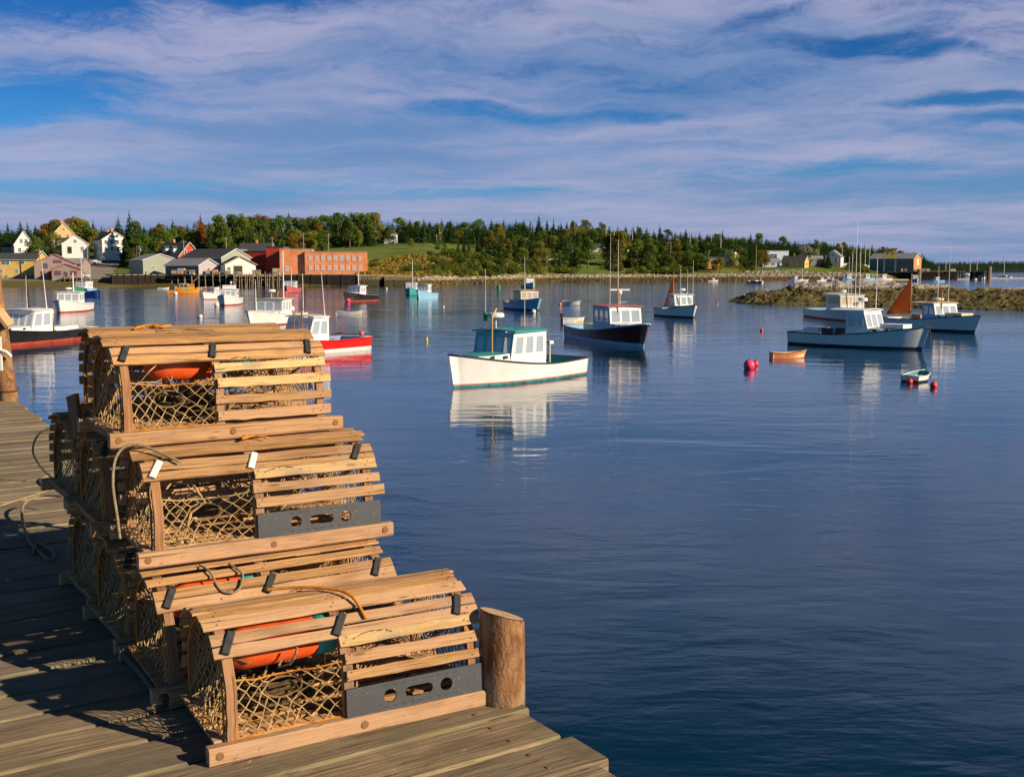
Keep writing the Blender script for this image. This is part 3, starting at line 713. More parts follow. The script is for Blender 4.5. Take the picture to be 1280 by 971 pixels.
strip('road', [(X(128, 352), 352), (X(120, 372), 372), (X(122, 395), 395), (X(135, 425), 425), (X(175, 440), 440)], [14, 7], M_road)
# far headland across the bay
FT = lambda u: 13 + 2.2 * sin(u * .011) + 1.5 * sin(u * .004 + 1)
mb = MB()
M_far = paint('far_forest_ground', (.022, .045, .022), .95, .3, .02, spec=.05)
nu = 70
for i in range(nu + 1):
    u = 980 + i * 14; top = FT(u)
    for j, (Y, z_) in enumerate(((1780, -2), (1830, 3), (1900, top), (2300, top * 1.05))): mb.v.append(((u - 640) / 1378 * Y, Y, z_))
for i in range(nu):
    for j in range(3): mb.face([4*i+j, 4*i+4+j, 4*i+5+j, 4*i+1+j], M_far)
tag(mb.build('far_headland', None, True), kind='structure')

# ---------------------------------------------------------------- rocky point in the middle of the harbour
def _rock(g, b):
    P = g.node('ShaderNodeNewGeometry').outputs['Position']; x, y, z = g.sep(P)
    n = g.noise(P, .55, 7, .65); nf = g.noise(P, 3.5, 5, .6); nb = g.noise(P, .12, 3)
    c = g.mix(g.ramp(nf, .35, .65), (.028, .022, .010), (.21, .165, .05))
    c = g.mix(g.ramp(n, .47, .60, 0, .85), c, g.mix(nf, (.075, .070, .032), (.16, .15, .065)))
    zz = g.m('ADD', z, g.m('MULTIPLY', g.m('SUBTRACT', n, .5), .7))
    c = g.mix(g.ramp(zz, .6, .2, 0, .5), c, (.13, .135, .045))
    c = g.mix(g.ramp(zz, 2.05, 2.45), c, g.mix(nf, (.26, .23, .19), (.50, .46, .42)))
    g.put(b.inputs['Base Color'], c); b.inputs['Roughness'].default_value = .9; b.inputs['Specular IOR Level'].default_value = .2
    g.put(b.inputs['Normal'], g.bump(g.m('ADD', nf, n), .7, .25))
M_rock = mat('weedy_rock', _rock)
front = [(912, 377.5), (935, 379.2), (970, 381), (1010, 381.5), (1060, 382), (1120, 383), (1180, 385.5), (1240, 387), (1300, 388.5), (1500, 392), (1750, 394)]
hgt = [(912, .05), (930, .7), (950, 1.35), (985, 1.8), (1010, 2.3), (1060, 2.55), (1110, 2.4), (1150, 2.1), (1190, 1.75), (1215, 1.6), (1250, 1.95), (1300, 2.0), (1500, 2.2), (1750, 1)]
depth = [(912, 3), (930, 16), (970, 32), (1010, 48), (1060, 60), (1150, 60), (1300, 50), (1750, 30)]
def li(tb, u):
    if u <= tb[0][0]: return tb[0][1]
    for i in range(len(tb) - 1):
        if u <= tb[i+1][0]: return tb[i][1] + (tb[i+1][1] - tb[i][1]) * (u - tb[i][0]) / (tb[i+1][0] - tb[i][0])
    return tb[-1][1]
mb = MB(); nu, nv = 520, 64
for i in range(nu + 1):
    u = 910 + 840 * (i / nu) ** 1.25; Y0 = W(640, li(front, u), 0).y; dp = li(depth, u)
    for j in range(nv + 1):
        t = (j / nv) ** 1.3; Y = Y0 - 1.5 + (dp + 3) * t; x_ = (u - 640) / 1378 * Y
        prof = min(1, (max(0, t - .02) / .55)) ** .62 * (1 if t < .8 else max(0, 1 - ((t - .8) / .2) ** 2))
        p = Vector((x_ * .16, Y * .16, 1.7)); rid = mn.fractal(p, .9, 2.1, 5); r2 = mn.fractal(Vector((x_ * .6, Y * .6, 4)), .8, 2.1, 4)
        z_ = li(hgt, u) * prof * (1 + .28 * rid) + (.60 * rid + .30 * r2 - .02) * min(1, prof * 2.2 + .12) - (.35 if t < .03 or t > .985 else 0)
        z_ = z_ * .55 + .45 * round(z_ / .38) * .38 if z_ > .2 else z_
        mb.v.append((x_ + .5 * r2, Y, z_ if t > .0 else -.8))
for i in range(nu):
    for j in range(nv): a = i * (nv+1) + j; mb.face([a, a + nv + 1, a + nv + 2, a + 1], M_rock)
tag(mb.build('rocky_point', None, True), kind='structure')
def rock_field(name, pts, sz, m_, label=None, seed=1):
    rg = random.Random(seed); mb = MB()
    for (x_, Y, z_) in pts:
        s_ = sz[0] + (sz[1] - sz[0]) * rg.random() ** 2.5; o = len(mb.v); a0 = rg.random() * 6
        for k_, (rr_, zz) in enumerate(((.7, -.4), (1, .1), (.6, .6))):
            for j in range(5):
                a = a0 + 2*pi*j/5 + k_*.3; q = s_ * rr_ * rg.uniform(.7, 1.2); mb.v.append((x_ + q*cos(a), Y + q*sin(a), z_ + zz * s_ * rg.uniform(.6, 1)))
        for k_ in (0, 1):
            for j in range(5): mb.face([o+k_*5+j, o+k_*5+(j+1) % 5, o+k_*5+5+(j+1) % 5, o+k_*5+5+j], m_, None, rg.random())
        mb.face([o+10+j for j in range(5)], m_, None, rg.random())
    return tag(mb.build(name), label, kind='stuff')
def _rk(g, b):
    P = g.node('ShaderNodeNewGeometry').outputs['Position']; r_ = g.node('ShaderNodeAttribute', attribute_name='rnd').outputs['Fac']; z = g.sep(P)[2]
    n = g.noise(P, .8, 4); c = g.mix(r_, (.18, .15, .11), (.50, .43, .34)); c2 = g.mix(r_, (.035, .03, .012), (.17, .12, .035))
    g.put(b.inputs['Base Color'], g.mix(g.ramp(g.m('ADD', z, g.m('MULTIPLY', n, .8)), 2.5, 1.9), c, c2)); b.inputs['Roughness'].default_value = .9
M_rk = mat('shore_boulder', _rk)
rg = random.Random(5); pts = []
for i in range(5200):
    u = rg.uniform(520, 1105); kn = knots(u); t = rg.random() ** .8; Y = kn[1][0] - 1 + (kn[2][0] + (4 if u < 930 or u > 1010 else 12) - kn[1][0]) * t; x_ = X(u, Y); pts.append((x_, Y, ground(x_, Y)))
rock_field('shore_rocks', pts, (.25, 1.1), M_rk, 'band of weedy rocks and pale boulders along the far shore')
pts = []
for i in range(800):
    u = rg.uniform(915, 1290); Y0 = W(640, li(front, u), 0).y; t = rg.random(); Y = Y0 + li(depth, u) * t * .75; pts.append((X(u, Y), Y, li(hgt, u) * min(1, t * 1.8) ** .62 - .1))
rock_field('point_rocks', pts, (.12, .55), M_rock, 'loose rocks scattered over the low weedy point', 9)
pts = []
for i in range(260):
    u = rg.uniform(-10, 70); Y = rg.uniform(362, 369); x_ = X(u, Y); pts.append((x_, Y, ground(x_, Y)))
rock_field('riprap', pts, (.5, 1.6), M_rk, 'pale boulders under the yellow building', 10)

# ---------------------------------------------------------------- trees
def leafmat(name, a, b_, trans=.25):
    def fn(g, b):
        r_ = g.node('ShaderNodeObjectInfo').outputs['Random']; f = g.node('ShaderNodeAttribute', attribute_name='rnd').outputs['Fac']
        c = g.mix(g.m('MULTIPLY', f, .75), a, b_); hs = g.node('ShaderNodeHueSaturation', {'Color': c, 'Hue': g.m('ADD', .5, g.m('MULTIPLY', g.m('SUBTRACT', r_, .5), .05)), 'Value': g.m('ADD', .72, g.m('MULTIPLY', g.m('FRACT', g.m('MULTIPLY', r_, 17.3)), .6))})
        g.put(b.inputs['Base Color'], hs.outputs[0]); b.inputs['Roughness'].default_value = .7; b.inputs['Specular IOR Level'].default_value = .15
        tr = g.node('ShaderNodeBsdfTranslucent', {'Color': g.mix(1, hs.outputs[0], (1.25, 1.2, .7), 'MULTIPLY')}); g.leaf = g.node('ShaderNodeMixShader', {0: .38, 1: b.outputs[0], 2: tr.outputs[0]}).outputs[0]
    return mat(name, fn)
L_spr = leafmat('spruce_needles', (.024, .06, .016), (.10, .155, .036))
L_grn = leafmat('green_leaves', (.055, .12, .016), (.19, .28, .045))
L_yel = leafmat('yellow_green_leaves', (.14, .15, .018), (.34, .31, .05))
L_org = leafmat('autumn_leaves', (.18, .09, .014), (.42, .22, .04))
L_sil = leafmat('silver_leaves', (.20, .22, .16), (.38, .38, .30))
L_bush = leafmat('bush_leaves', (.06, .10, .014), (.19, .22, .04))
M_trunk = paint('tree_bark', (.12, .085, .055), .9, .3, 3)
M_trunkp = paint('pale_tree_bark', (.45, .42, .36), .9, .3, 3)
def spruce_mesh(mb, h, r, seed, base=(0, 0, 0), whorl=15, nb=9, full=True):
    rg = random.Random(seed); bx, by, bz = base
    if full: mb.tube([(bx, by, bz - .5), (bx, by, bz + h * .6), (bx, by, bz + h)], [h * .018, h * .010, .02], M_trunk, 5)
    for i in range(whorl):
        t = i / (whorl - 1); zc = bz + h * (.08 + .90 * t ** .92); rad = r * (1 - t) ** .85 * rg.uniform(.75, 1.15) + .06
        k_ = max(4, int(nb * (1 - .5 * t)))
        for j in range(k_):
            a = 2*pi*(j + rg.random() * .8) / k_ + i; q = rad * rg.uniform(.65, 1.2); dr = -.28 * q * rg.uniform(.5, 1.4); wd = (.30 * q + .10) * rg.uniform(.7, 1.2)
            ca, sa = cos(a), sin(a); rr_ = rg.random()
            zz = zc + rg.uniform(-.03, .03) * h
            A = (bx, by, zz + .05 * h * (1 - t)); B = (bx + ca*q*.6 - sa*wd, by + sa*q*.6 + ca*wd, zz + dr*.5); C_ = (bx + ca*q, by + sa*q, zz + dr); D_ = (bx + ca*q*.6 + sa*wd, by + sa*q*.6 - ca*wd, zz + dr*.5)
            E_ = (bx + ca*q*.55, by + sa*q*.55, zz + dr*.5 - .05 * h * (1 - t) - .1)
            mb.add([A, B, C_, D_, E_], [(0, 1, 2), (0, 2, 3), (1, 4, 2), (2, 4, 3)], L_spr, rr_)
    return mb
def crown(mb, c, R3, n, ls, m_, rg, mt2=None):
    for i in range(n):
        d_ = Vector((rg.gauss(0, 1), rg.gauss(0, 1), rg.gauss(0, 1))).normalized(); q = rg.uniform(.72, 1.05) ** .6 if rg.random() < .8 else rg.random()
        p = Vector((c[0] + d_.x * R3[0] * q, c[1] + d_.y * R3[1] * q, c[2] + d_.z * R3[2] * q))
        nn = (d_ + Vector((rg.gauss(0, .5), rg.gauss(0, .5), rg.gauss(0, .5)))).normalized(); a = nn.orthogonal().normalized(); b = nn.cross(a); th = rg.random() * 6; a, b = a*cos(th) + b*sin(th), b*cos(th) - a*sin(th)
        s_ = ls * rg.uniform(.6, 1.3)
        mb.add([tuple(p + a*s_), tuple(p + b*s_*.7), tuple(p - a*s_*.9), tuple(p - b*s_*.75)], [(0, 1, 2, 3)], mt2 if mt2 and rg.random() < .1 else m_, rg.random())
def broad_mesh(h, r, seed, m_, mt2=None, n=2600, trunk=None, tall=1.):
    rg = random.Random(seed); t = MB(); c = MB(); tm = trunk or M_trunk
    t.tube([(0, 0, -.5), (.1, 0, h*.25), (0, .1, h*.45)], [h*.028, h*.022, h*.015], tm, 7)
    lobes = []
    for i in range(17):
        a = rg.random() * 2*pi; q = r * rg.uniform(.15, .85); zz = h * rg.uniform(.28, .88); 
        q *= 1 - max(0, (zz/h - .6)) * 1.6; s_ = r * rg.uniform(.20, .46); lobes.append((q*cos(a), q*sin(a), zz, s_))
    lobes.append((r*.1, 0, h*.86, r*.26))
    for x_, y_, z_, s_ in lobes:
        t.tube([(0, 0, h*.3), (x_*.5, y_*.5, z_*.75), (x_, y_, z_)], [h*.012, h*.008, .03], tm, 5)
        crown(c, (x_, y_, z_), (s_, s_, s_*.8*tall), int(n * (s_ / r) ** 2 / 2.2), r*.066, m_, rg, mt2)
    return t, c
TREES = {}
def proto(kind, seeds, fn): TREES[kind] = [fn(s_) for s_ in seeds]
def mk_spruce(s_):
    rg = random.Random(s_); h = rg.uniform(9.5, 12.5); m = spruce_mesh(MB(), h, h * rg.uniform(.20, .27), s_, whorl=19, nb=11); me = m.build('spruce_tree'); me.scale = (1, 1, 1); return me
proto('spruce', (1, 2, 3, 4, 5), mk_spruce)
def mk_broad(m_, mt2=None, h=10, r=3.5, trunk=None, tall=1., n=2600):
    def f(s_):
        t, c = broad_mesh(h, r, s_, m_, mt2, n, trunk, tall); e = bpy.data.objects.new('broadleaf_tree', None); COL.objects.link(e); t.build('trunk', e); c.build('crown', e); return e
    return f
proto('green', (11, 12, 13), mk_broad(L_grn, L_yel)); proto('yellow', (21, 22), mk_broad(L_yel, L_grn)); proto('autumn', (31, 32), mk_broad(L_org, L_yel))
proto('silver', (41,), mk_broad(L_sil, L_grn, 8, 4.2)); proto('slim', (51, 52), mk_broad(L_yel, L_grn, 10, 2.2, M_trunkp, 1.3, 1500))
def mk_bush(s_):
    rg = random.Random(s_); mb = MB()
    for i in range(6): crown(mb, (rg.uniform(-1.3, 1.3), rg.uniform(-1, 1), rg.uniform(.5, 1.3)), (.95, .95, .85), 150, .17, L_bush if rg.random() < .7 else L_yel, rg)
    return mb.build('bush')
proto('bush', (61, 62, 63), mk_bush)
USED = set()
def tree(kind, x_, Y, sc, label, group, rg, zz=None, wide=1.):
    src = rg.choice(TREES[kind])
    if src.name in USED: o = copy_tree(src)
    else: o = src; USED.add(src.name)
    o.location = (x_, Y, (ground(x_, Y) if zz is None else zz) - .15); o.rotation_euler = (0, 0, rg.random() * 6.28); o.scale = (sc * wide, sc * wide, sc * rg.uniform(.92, 1.08))
    cat = {'spruce': 'spruce tree', 'bush': 'bush'}.get(kind, 'tree')
    tag(o, label, cat, group); return o
rg = random.Random(42); taken = []
BOX = []     # house footprints kept free (filled below)
# ---------------------------------------------------------------- houses and sheds
M_roofd = paint('dark_shingle_roof', (.055, .058, .065), .9, .25, 1.5)
M_roofg = paint('grey_shingle_roof', (.26, .27, .30), .85, .2, 1.5)
M_yelw = paint('yellow_clapboard', (.62, .42, .12), .7, .08, 1)
M_greyw = paint('weathered_shingle_wall', (.30, .255, .23), .85, .18, 1.2)
M_pale = paint('pale_grey_shingle_wall', (.42, .39, .42), .85, .12, 1.2)
M_tealw = paint('grey_green_clapboard', (.33, .36, .30), .8, .12, 1.2)
M_blueg = paint('blue_grey_and_shade_wall', (.10, .16, .19), .7, .15, 1)
M_red = paint('red_barn_paint', (.52, .05, .028), .7, .14, 1.2)
M_brick = None
def _brick(g, b):
    tc = g.node('ShaderNodeTexCoord').outputs['Object']; n = g.noise(tc, .35, 6, .65); n2 = g.noise(tc, 3, 4, .6)
    c = g.mix(g.ramp(n, .3, .7), (.60, .185, .07), (.76, .31, .14)); c = g.mix(g.ramp(n2, .55, .7, 0, .35), c, (.55, .38, .27)); g.put(b.inputs['Base Color'], c); b.inputs['Roughness'].default_value = .9
M_brick = mat('orange_brick_wall', _brick)
M_bluew = paint('blue_white_wall', (.55, .62, .72), .7, .08, 1)
M_orngw = paint('orange_brown_boards', (.50, .24, .08), .8, .15, 1)
M_trimw = M_whiter
M_winp = paint('old_window_board', (.52, .50, .52), .5, .1, 2)
M_blueboard = paint('blue_window', (.10, .20, .38), .6, .1, 2)
def house(name, u, v, Y, w_, d_, eh, rh, wall, roof, label, cat='house', rot=0., wins=(), chim=None, over=.35, door=None, gwall=None, gable='front', trim=M_trimw, front_wall=None, winm=None, dormers=0, z=None):
    """gable='front': ridge runs away from us; 'side': ridge runs along local x"""
    zb = Zat(v, Y) if z is None else z
    o = thing(name, (X(u, Y), Y, zb), rot, label, cat)
    hx, hy = w_ / 2, d_ / 2; b0 = -3.0; fm = front_wall or wall; gw = gwall or wall
    m = MB()
    m.add([(-hx, -hy, b0), (hx, -hy, b0), (hx, -hy, eh), (-hx, -hy, eh)], [(0, 1, 2, 3)], fm)
    sw_ = gwall if gwall and gable == 'side' else wall
    m.add([(hx, -hy, b0), (hx, hy, b0), (hx, hy, eh), (hx, -hy, eh)], [(0, 1, 2, 3)], sw_)
    m.add([(hx, hy, b0), (-hx, hy, b0), (-hx, hy, eh), (hx, hy, eh)], [(0, 1, 2, 3)], wall)
    m.add([(-hx, hy, b0), (-hx, -hy, b0), (-hx, -hy, eh), (-hx, hy, eh)], [(0, 1, 2, 3)], wall)
    if gable == 'front':
        m.add([(-hx, -hy, eh), (hx, -hy, eh), (0, -hy, rh)], [(0, 1, 2)], gw if not front_wall else fm); m.add([(hx, hy, eh), (-hx, hy, eh), (0, hy, rh)], [(0, 1, 2)], wall)
    elif gable == 'side':
        m.add([(hx, -hy, eh), (hx, hy, eh), (hx, 0, rh)], [(0, 1, 2)], gw); m.add([(-hx, hy, eh), (-hx, -hy, eh), (-hx, 0, rh)], [(0, 1, 2)], gw)
    m.build('wall', o)
    r_ = MB(); sl_ = (rh - eh)
    if gable == 'front':
        for s_ in (-1, 1):
            k_ = over / hx; A = Vector((s_ * (hx + over), 0, eh - sl_ * k_)); B = Vector((0, 0, rh)); n_ = Vector((s_ * sl_, 0, hx)).normalized() * .18
            ys_ = (-hy - over, hy + over); c = [(A.x, ys_[0], A.z), (A.x, ys_[1], A.z), (B.x, ys_[1], B.z), (B.x, ys_[0], B.z)]; c2 = [tuple(Vector(q) + n_) for q in c]
            r_.add([*c, *c2], [(4, 5, 6, 7) if s_ > 0 else (7, 6, 5, 4), (0, 3, 2, 1), (0, 1, 5, 4)], roof); r_.add([c[0], c[3], c2[3], c2[0]], [(0, 1, 2, 3)], trim); r_.add([c[1], c[2], c2[2], c2[1]], [(0, 1, 2, 3)], trim)
    elif gable == 'side':
        for s_ in (-1, 1):
            k_ = over / hy; A = Vector((0, s_ * (hy + over), eh - sl_ * k_)); B = Vector((0, 0, rh)); n_ = Vector((0, s_ * sl_, hy)).normalized() * .18
            xs_ = (-hx - over, hx + over); c = [(xs_[0], A.y, A.z), (xs_[1], A.y, A.z), (xs_[1], B.y, B.z), (xs_[0], B.y, B.z)]; c2 = [tuple(Vector(q) + n_) for q in c]
            r_.add([*c, *c2], [(4, 5, 6, 7), (0, 3, 2, 1)], roof); r_.add([c[0], c[3], c2[3], c2[0]], [(0, 1, 2, 3)], trim); r_.add([c[1], c[2], c2[2], c2[1]], [(0, 1, 2, 3)], trim); r_.add([c[0], c[1], c2[1], c2[0]], [(0, 1, 2, 3)], trim)
    else:
        r_.box((0, 0, eh + .12), (w_ + over, d_ + over, .3), roof)
    ro = r_.build('roof', o)
    for i in range(dormers):
        dx = -hx + w_ * (i + 1) / (dormers + 1); zc = eh + sl_ * .3; yc = -hy + hy * .3
        q = MB(); q.box((dx, yc + .1, zc + .5), (1.7, 1.6, 1.5), trim); q.box((dx, yc - .72, zc + .55), (.9, .06, .9), M_glass)
        q.add([(dx-1.1, yc-1, zc+1.2), (dx+1.1, yc-1, zc+1.2), (dx, yc-1, zc+2.1), (dx-1.1, yc+2, zc+1.2), (dx+1.1, yc+2, zc+1.2), (dx, yc+2, zc+2.1)], [(0, 1, 2), (0, 2, 5, 3), (1, 4, 5, 2)], roof); q.build('dormer', ro)
    for face, c, zc, ww, wh in wins:
        q = MB(); pm = winm or M_glass
        if face == 'f': q.box((c, -hy - .04, zc), (ww + .26, .10, wh + .26), trim); q.box((c, -hy - .075, zc), (ww, .08, wh), pm); q.box((c, -hy - .10, zc), (ww, .08, .07), trim); q.box((c, -hy - .101, zc), (.07, .08, wh), trim)
        elif face == 'r': q.box((hx + .04, c, zc), (.10, ww + .26, wh + .26), trim); q.box((hx + .075, c, zc), (.08, ww, wh), pm); q.box((hx + .1, c, zc), (.08, ww, .07), trim)
        else: q.box((-hx - .04, c, zc), (.10, ww + .26, wh + .26), trim); q.box((-hx - .075, c, zc), (.08, ww, wh), pm)
        q.build('window', o)
    if door:
        c, dw, dh = door[:3]; q = MB(); q.box((c, -hy - .05, dh / 2), (dw + .3, .1, dh + .2), trim); q.box((c, -hy - .09, dh / 2), (dw, .08, dh), door[3] if len(door) > 3 else M_black); q.build('door', o)
    if chim is not None:
        for cx, cy in chim: q = MB(); q.box((cx, cy, rh + .2), (.75, .75, 1.9), M_brick); q.box((cx, cy, rh + 1.2), (.9, .9, .16), M_brick); q.build('chimney', ro)
    BOX.append((X(u, Y), Y, max(w_, d_) * .62 + 1.5)); return o
S3 = lambda n, wd, z_, ww, wh: [('f', -wd / 2 + wd * (i + .5) / n, z_, ww, wh) for i in range(n)]
house('white_house', 30, 319, 450, 7.2, 10, 4.2, 9.6, M_whiter, M_roofd, 'small white house with steep dark roof above the yellow building', rot=.5, wins=[('f', -1.6, 2, 1, 1.5), ('f', 1.6, 2, 1, 1.5), ('f', -.9, 5.6, .9, 1.4), ('f', .9, 5.6, .9, 1.4), ('l', 0, 2, 1, 1.5)])
house('side_shed', 14, 319, 455, 5, 6, 3, 4.6, M_greyw, M_roofd, 'low grey outbuilding left of the small white house', 'shed', gable='side')
house('yellow_house', 80, 305, 480, 8, 10, 4.5, 8.8, M_yelw, M_roofd, 'yellow gabled house behind the pair of white houses', rot=.5, wins=[('f', -1.5, 3.2, 1, 1.4), ('f', 1.5, 3.2, 1, 1.4), ('f', 0, 6.2, .8, 1.1)], chim=[(0, 2)])
house('white_house', 96, 317, 440, 10, 9, 3.6, 7.2, M_whiter, M_roofg, 'low white house with wide gable and dark doorway', rot=.35, wins=[('f', 2.5, 1.9, 1, 1.3), ('f', 0, 4.8, 1, 1)], door=(-2.2, 1.6, 2.6), chim=[(-1, 0)])
house('white_wing', 84, 317, 446, 8, 7, 3.2, 6.2, M_whiter, M_roofd, 'white wing with dark roof joined left of the low white house', rot=-.12, gable='side')
house('white_farmhouse', 139, 316.5, 440, 9.6, 12.5, 5.2, 8.3, M_whiter, M_roofd, 'tall white farmhouse with two brick chimneys on the green lawn', rot=.62,
      wins=[('f', c, z_, .95, 1.4) for z_ in (1.6, 4.2) for c in (-3.4, -1.2, 1.2, 3.4)] + [('f', c, 6.6, .8, 1.1) for c in (-1.1, 1.1)] + [('l', c, z_, .95, 1.4) for z_ in (1.6, 4.2) for c in (-4.5, 0, 4.5)], chim=[(0, -3), (0, 2.4)])
house('yellow_building', 17, 347, 368, 17.5, 9, 6.0, 8.0, M_yelw, M_roofd, 'long two storey yellow building above the mudflat', 'building', rot=.12, gable='side', over=.5,
      wins=[('f', -6, 5.0, 1, 1), ('f', -1.0, 5.0, 2.4, 1.3), ('f', 4.5, 5.0, 1, 1), ('f', -6, 2.2, 1, 1), ('f', -2.5, 2.2, 1, 1), ('f', 2.5, 2.2, .9, 1.1), ('r', -2, 2.2, 1, 1.2), ('r', 2, 2.2, 1, 1.2)])
house('yellow_gable_wing', 51, 346, 373, 6, 9, 5.2, 8.6, M_yelw, M_roofd, 'narrow yellow gabled wing at the right end of the yellow building', 'building', rot=.5, wins=[('f', 0, 5, 1, 1.2), ('f', 0, 2.2, 1, 1.2)])
house('brown_house', 70, 347, 360, 12, 10, 4.6, 7.4, M_greyw, M_roofg, 'brown shingled waterfront house with red trimmed gable', rot=.3, trim=M_red, wins=[('f', -2.8, 3.8, 1.6, 1.4), ('f', 1.0, 5.2, 2.4, .8), ('f', -3.5, 1.4, 1.2, 1.2)], door=(-1.2, 1.2, 2.0, M_red))
house('porch_shed', 84, 347.5, 353.5, 8.4, 5, 2.8, 4.4, M_greyw, M_roofg, 'low gabled sunroom with red window frames in front of the brown house', 'shed', rot=.2, trim=M_red, wins=[('f', -2.4, 1.6, 1.8, 1.2), ('f', 2.4, 1.6, 1.8, 1.2)], door=(0, .9, 1.9, M_glass))
house('brown_annex', 93, 342, 372, 8, 8, 3.2, 5.0, M_greyw, M_roofg, 'brown annex with red eaves behind the sunroom', 'shed', trim=M_red, gable='side', wins=[('f', 2, 2, 1.4, 1)])
# wharf sheds
house('grey_green_shed', 192, 342, 368, 11.5, 15, 4.4, 6.4, M_tealw, M_roofg, 'grey green gabled shed at the left end of the wharf', 'shed', rot=.62, wins=[('f', -2.4, 2, .8, .8)])
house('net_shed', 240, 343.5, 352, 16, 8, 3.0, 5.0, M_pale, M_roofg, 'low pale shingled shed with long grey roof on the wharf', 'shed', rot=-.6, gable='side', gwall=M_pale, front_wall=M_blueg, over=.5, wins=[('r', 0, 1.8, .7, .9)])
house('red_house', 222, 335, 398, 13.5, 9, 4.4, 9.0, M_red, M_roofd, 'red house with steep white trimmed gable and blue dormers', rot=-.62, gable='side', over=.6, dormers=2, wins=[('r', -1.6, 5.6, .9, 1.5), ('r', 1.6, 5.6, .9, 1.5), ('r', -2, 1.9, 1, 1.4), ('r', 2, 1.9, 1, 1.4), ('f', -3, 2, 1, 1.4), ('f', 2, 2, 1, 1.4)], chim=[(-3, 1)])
house('net_warehouse', 270, 343, 362, 20, 12, 5.4, 8.2, M_tealw, M_roofd, 'large grey green warehouse with blue shaded side', 'warehouse', rot=-.62, gable='side', front_wall=M_blueg, over=.4)  # front wall coloured blue grey to stand for its shaded side
house('white_shed', 297, 344, 350, 9.5, 9, 3.4, 5.8, M_whiter, M_roofd, 'white wharf shed with yellow gable boards and a dark doorway', 'shed', rot=.45, over=.5, trim=M_yelw, door=(-.8, 2.6, 2.9), wins=[('f', -3.6, 2.0, .8, .8)])
house('cottage', 288, 334, 408, 6.5, 8, 3.6, 6.2, M_whiter, M_roofg, 'small white cottage gable behind the warehouse', gable='front')
house('cottage', 305, 334, 408, 7.5, 8, 3.6, 6.4, M_whiter, M_roofg, 'white cottage gable beside the red building, right of its twin')
house('grey_cottage', 277, 334, 412, 9, 8, 3.8, 6.0, M_greyw, M_roofg, 'grey roofed cottage left of the white gables', gable='side')
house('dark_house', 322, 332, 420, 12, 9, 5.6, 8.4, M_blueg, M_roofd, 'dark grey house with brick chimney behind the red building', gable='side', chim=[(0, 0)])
house('red_warehouse', 327, 336.5, 385, 24, 12, 6.0, 6.2, M_red, M_roofd, 'long dark red flat roofed warehouse on the wharf', 'warehouse', rot=-.25, gable='flat', trim=M_black, wins=[('f', c, 3.8, .9, 1.3) for c in (-9, -5)], winm=M_blueboard)
house('brick_block', 372, 342, 366, 10.5, 12, 7.8, 8, M_brick, M_roofg, 'plain tall orange brick block joining the red warehouse', 'building', rot=.12, gable='flat', over=.1, trim=M_brick, wins=[('f', -3, 1.6, 1.4, 1.8), ('f', 3, 1.6, 1.4, 1.8)], winm=M_winp)
house('brick_factory', 421, 342, 366, 20.0, 12, 6.9, 7, M_brick, M_roofg, 'long orange brick factory with two rows of boarded windows', 'factory', rot=.12, gable='flat', over=.15, trim=M_brick,
      wins=[('f', -8.2 + i * 2.0, z_, 1.15, 1.7) for z_ in (1.9, 5.0) for i in range(9)], winm=M_winp)
house('stair_tower', 348, 340, 372, 6, 7, 8.2, 8.4, M_red, M_roofd, 'dark red stair tower between warehouse and brick block', 'building', rot=-.1, gable='flat')
# right hand village
house('blue_white_house', 968, 333, 600, 12, 10, 8.2, 8.6, M_bluew, M_roofg, 'tall blue and white flat roofed house on the right shore', rot=.1, gable='flat', wins=[('f', -2.5, 5.5, 4, 2.2), ('f', 2.5, 2.4, 1.4, 1.4)])
house('white_boathouse', 962, 334, 588, 9, 7, 2.8, 4.6, M_bluew, M_roofg, 'low white boathouse left of the yellow cottage', 'boathouse', gable='side', wins=[('f', 1, 1.6, 2, 1)])
house('yellow_cottage', 994, 335.5, 585, 12, 9, 3.8, 6.6, M_yelw, M_roofd, 'pale yellow cottage with dark roof on the right shore', rot=-.5, gable='side', wins=[('f', -3.5, 2.2, 1.2, 1.4), ('f', -.8, 2.2, 1.2, 1.4), ('f', 2, 2.2, 1.2, 1.4), ('r', 0, 2, 1.4, 1.4)], chim=[(-1, 0)])
house('grey_cottage', 1018, 332, 605, 8, 8, 3.2, 5.2, M_greyw, M_roofg, 'small grey cottage under the silvery tree', gable='side')
house('white_cottage', 1042, 331, 620, 9, 10, 4.4, 8.0, M_whiter, M_roofg, 'white cottage with pale roof beside the boatyard masts', rot=-.45, wins=[('f', -2, 2.5, 1.1, 1.5), ('f', 2, 2.5, 1.1, 1.5), ('f', 0, 5.2, 1, 1.2)])
house('long_brick_cottage', 890, 328.5, 560, 7, 7, 2.0, 2.9, M_brick, M_roofd, 'low brick cottage half hidden by trees left of the moored sloop', gable='side', wins=[('f', -2, 1.1, .8, .8)])
house('white_cottage', 911, 325, 590, 8, 7, 3.6, 5.6, M_whiter, M_roofd, 'white cottage among the trees above the orange sloop', rot=-.5, gable='side', wins=[('f', 0, 2, 1, 1.2), ('f', -2.5, 2, 1, 1.2)])
house('white_cottage', 489, 300, 545, 6, 6, 3.0, 5.2, M_whiter, M_roofd, 'little white cottage at the top of the green lawn', gable='front', wins=[('f', 0, 1.6, .9, 1.1)])
house('roadside_house', 744, 318, 640, 8, 7, 3.8, 6.2, M_whiter, M_roofd, 'pale house showing between trees on the wooded hill', gable='side', wins=[('f', -2, 2, 1, 1.3), ('f', 2, 2, 1, 1.3)])
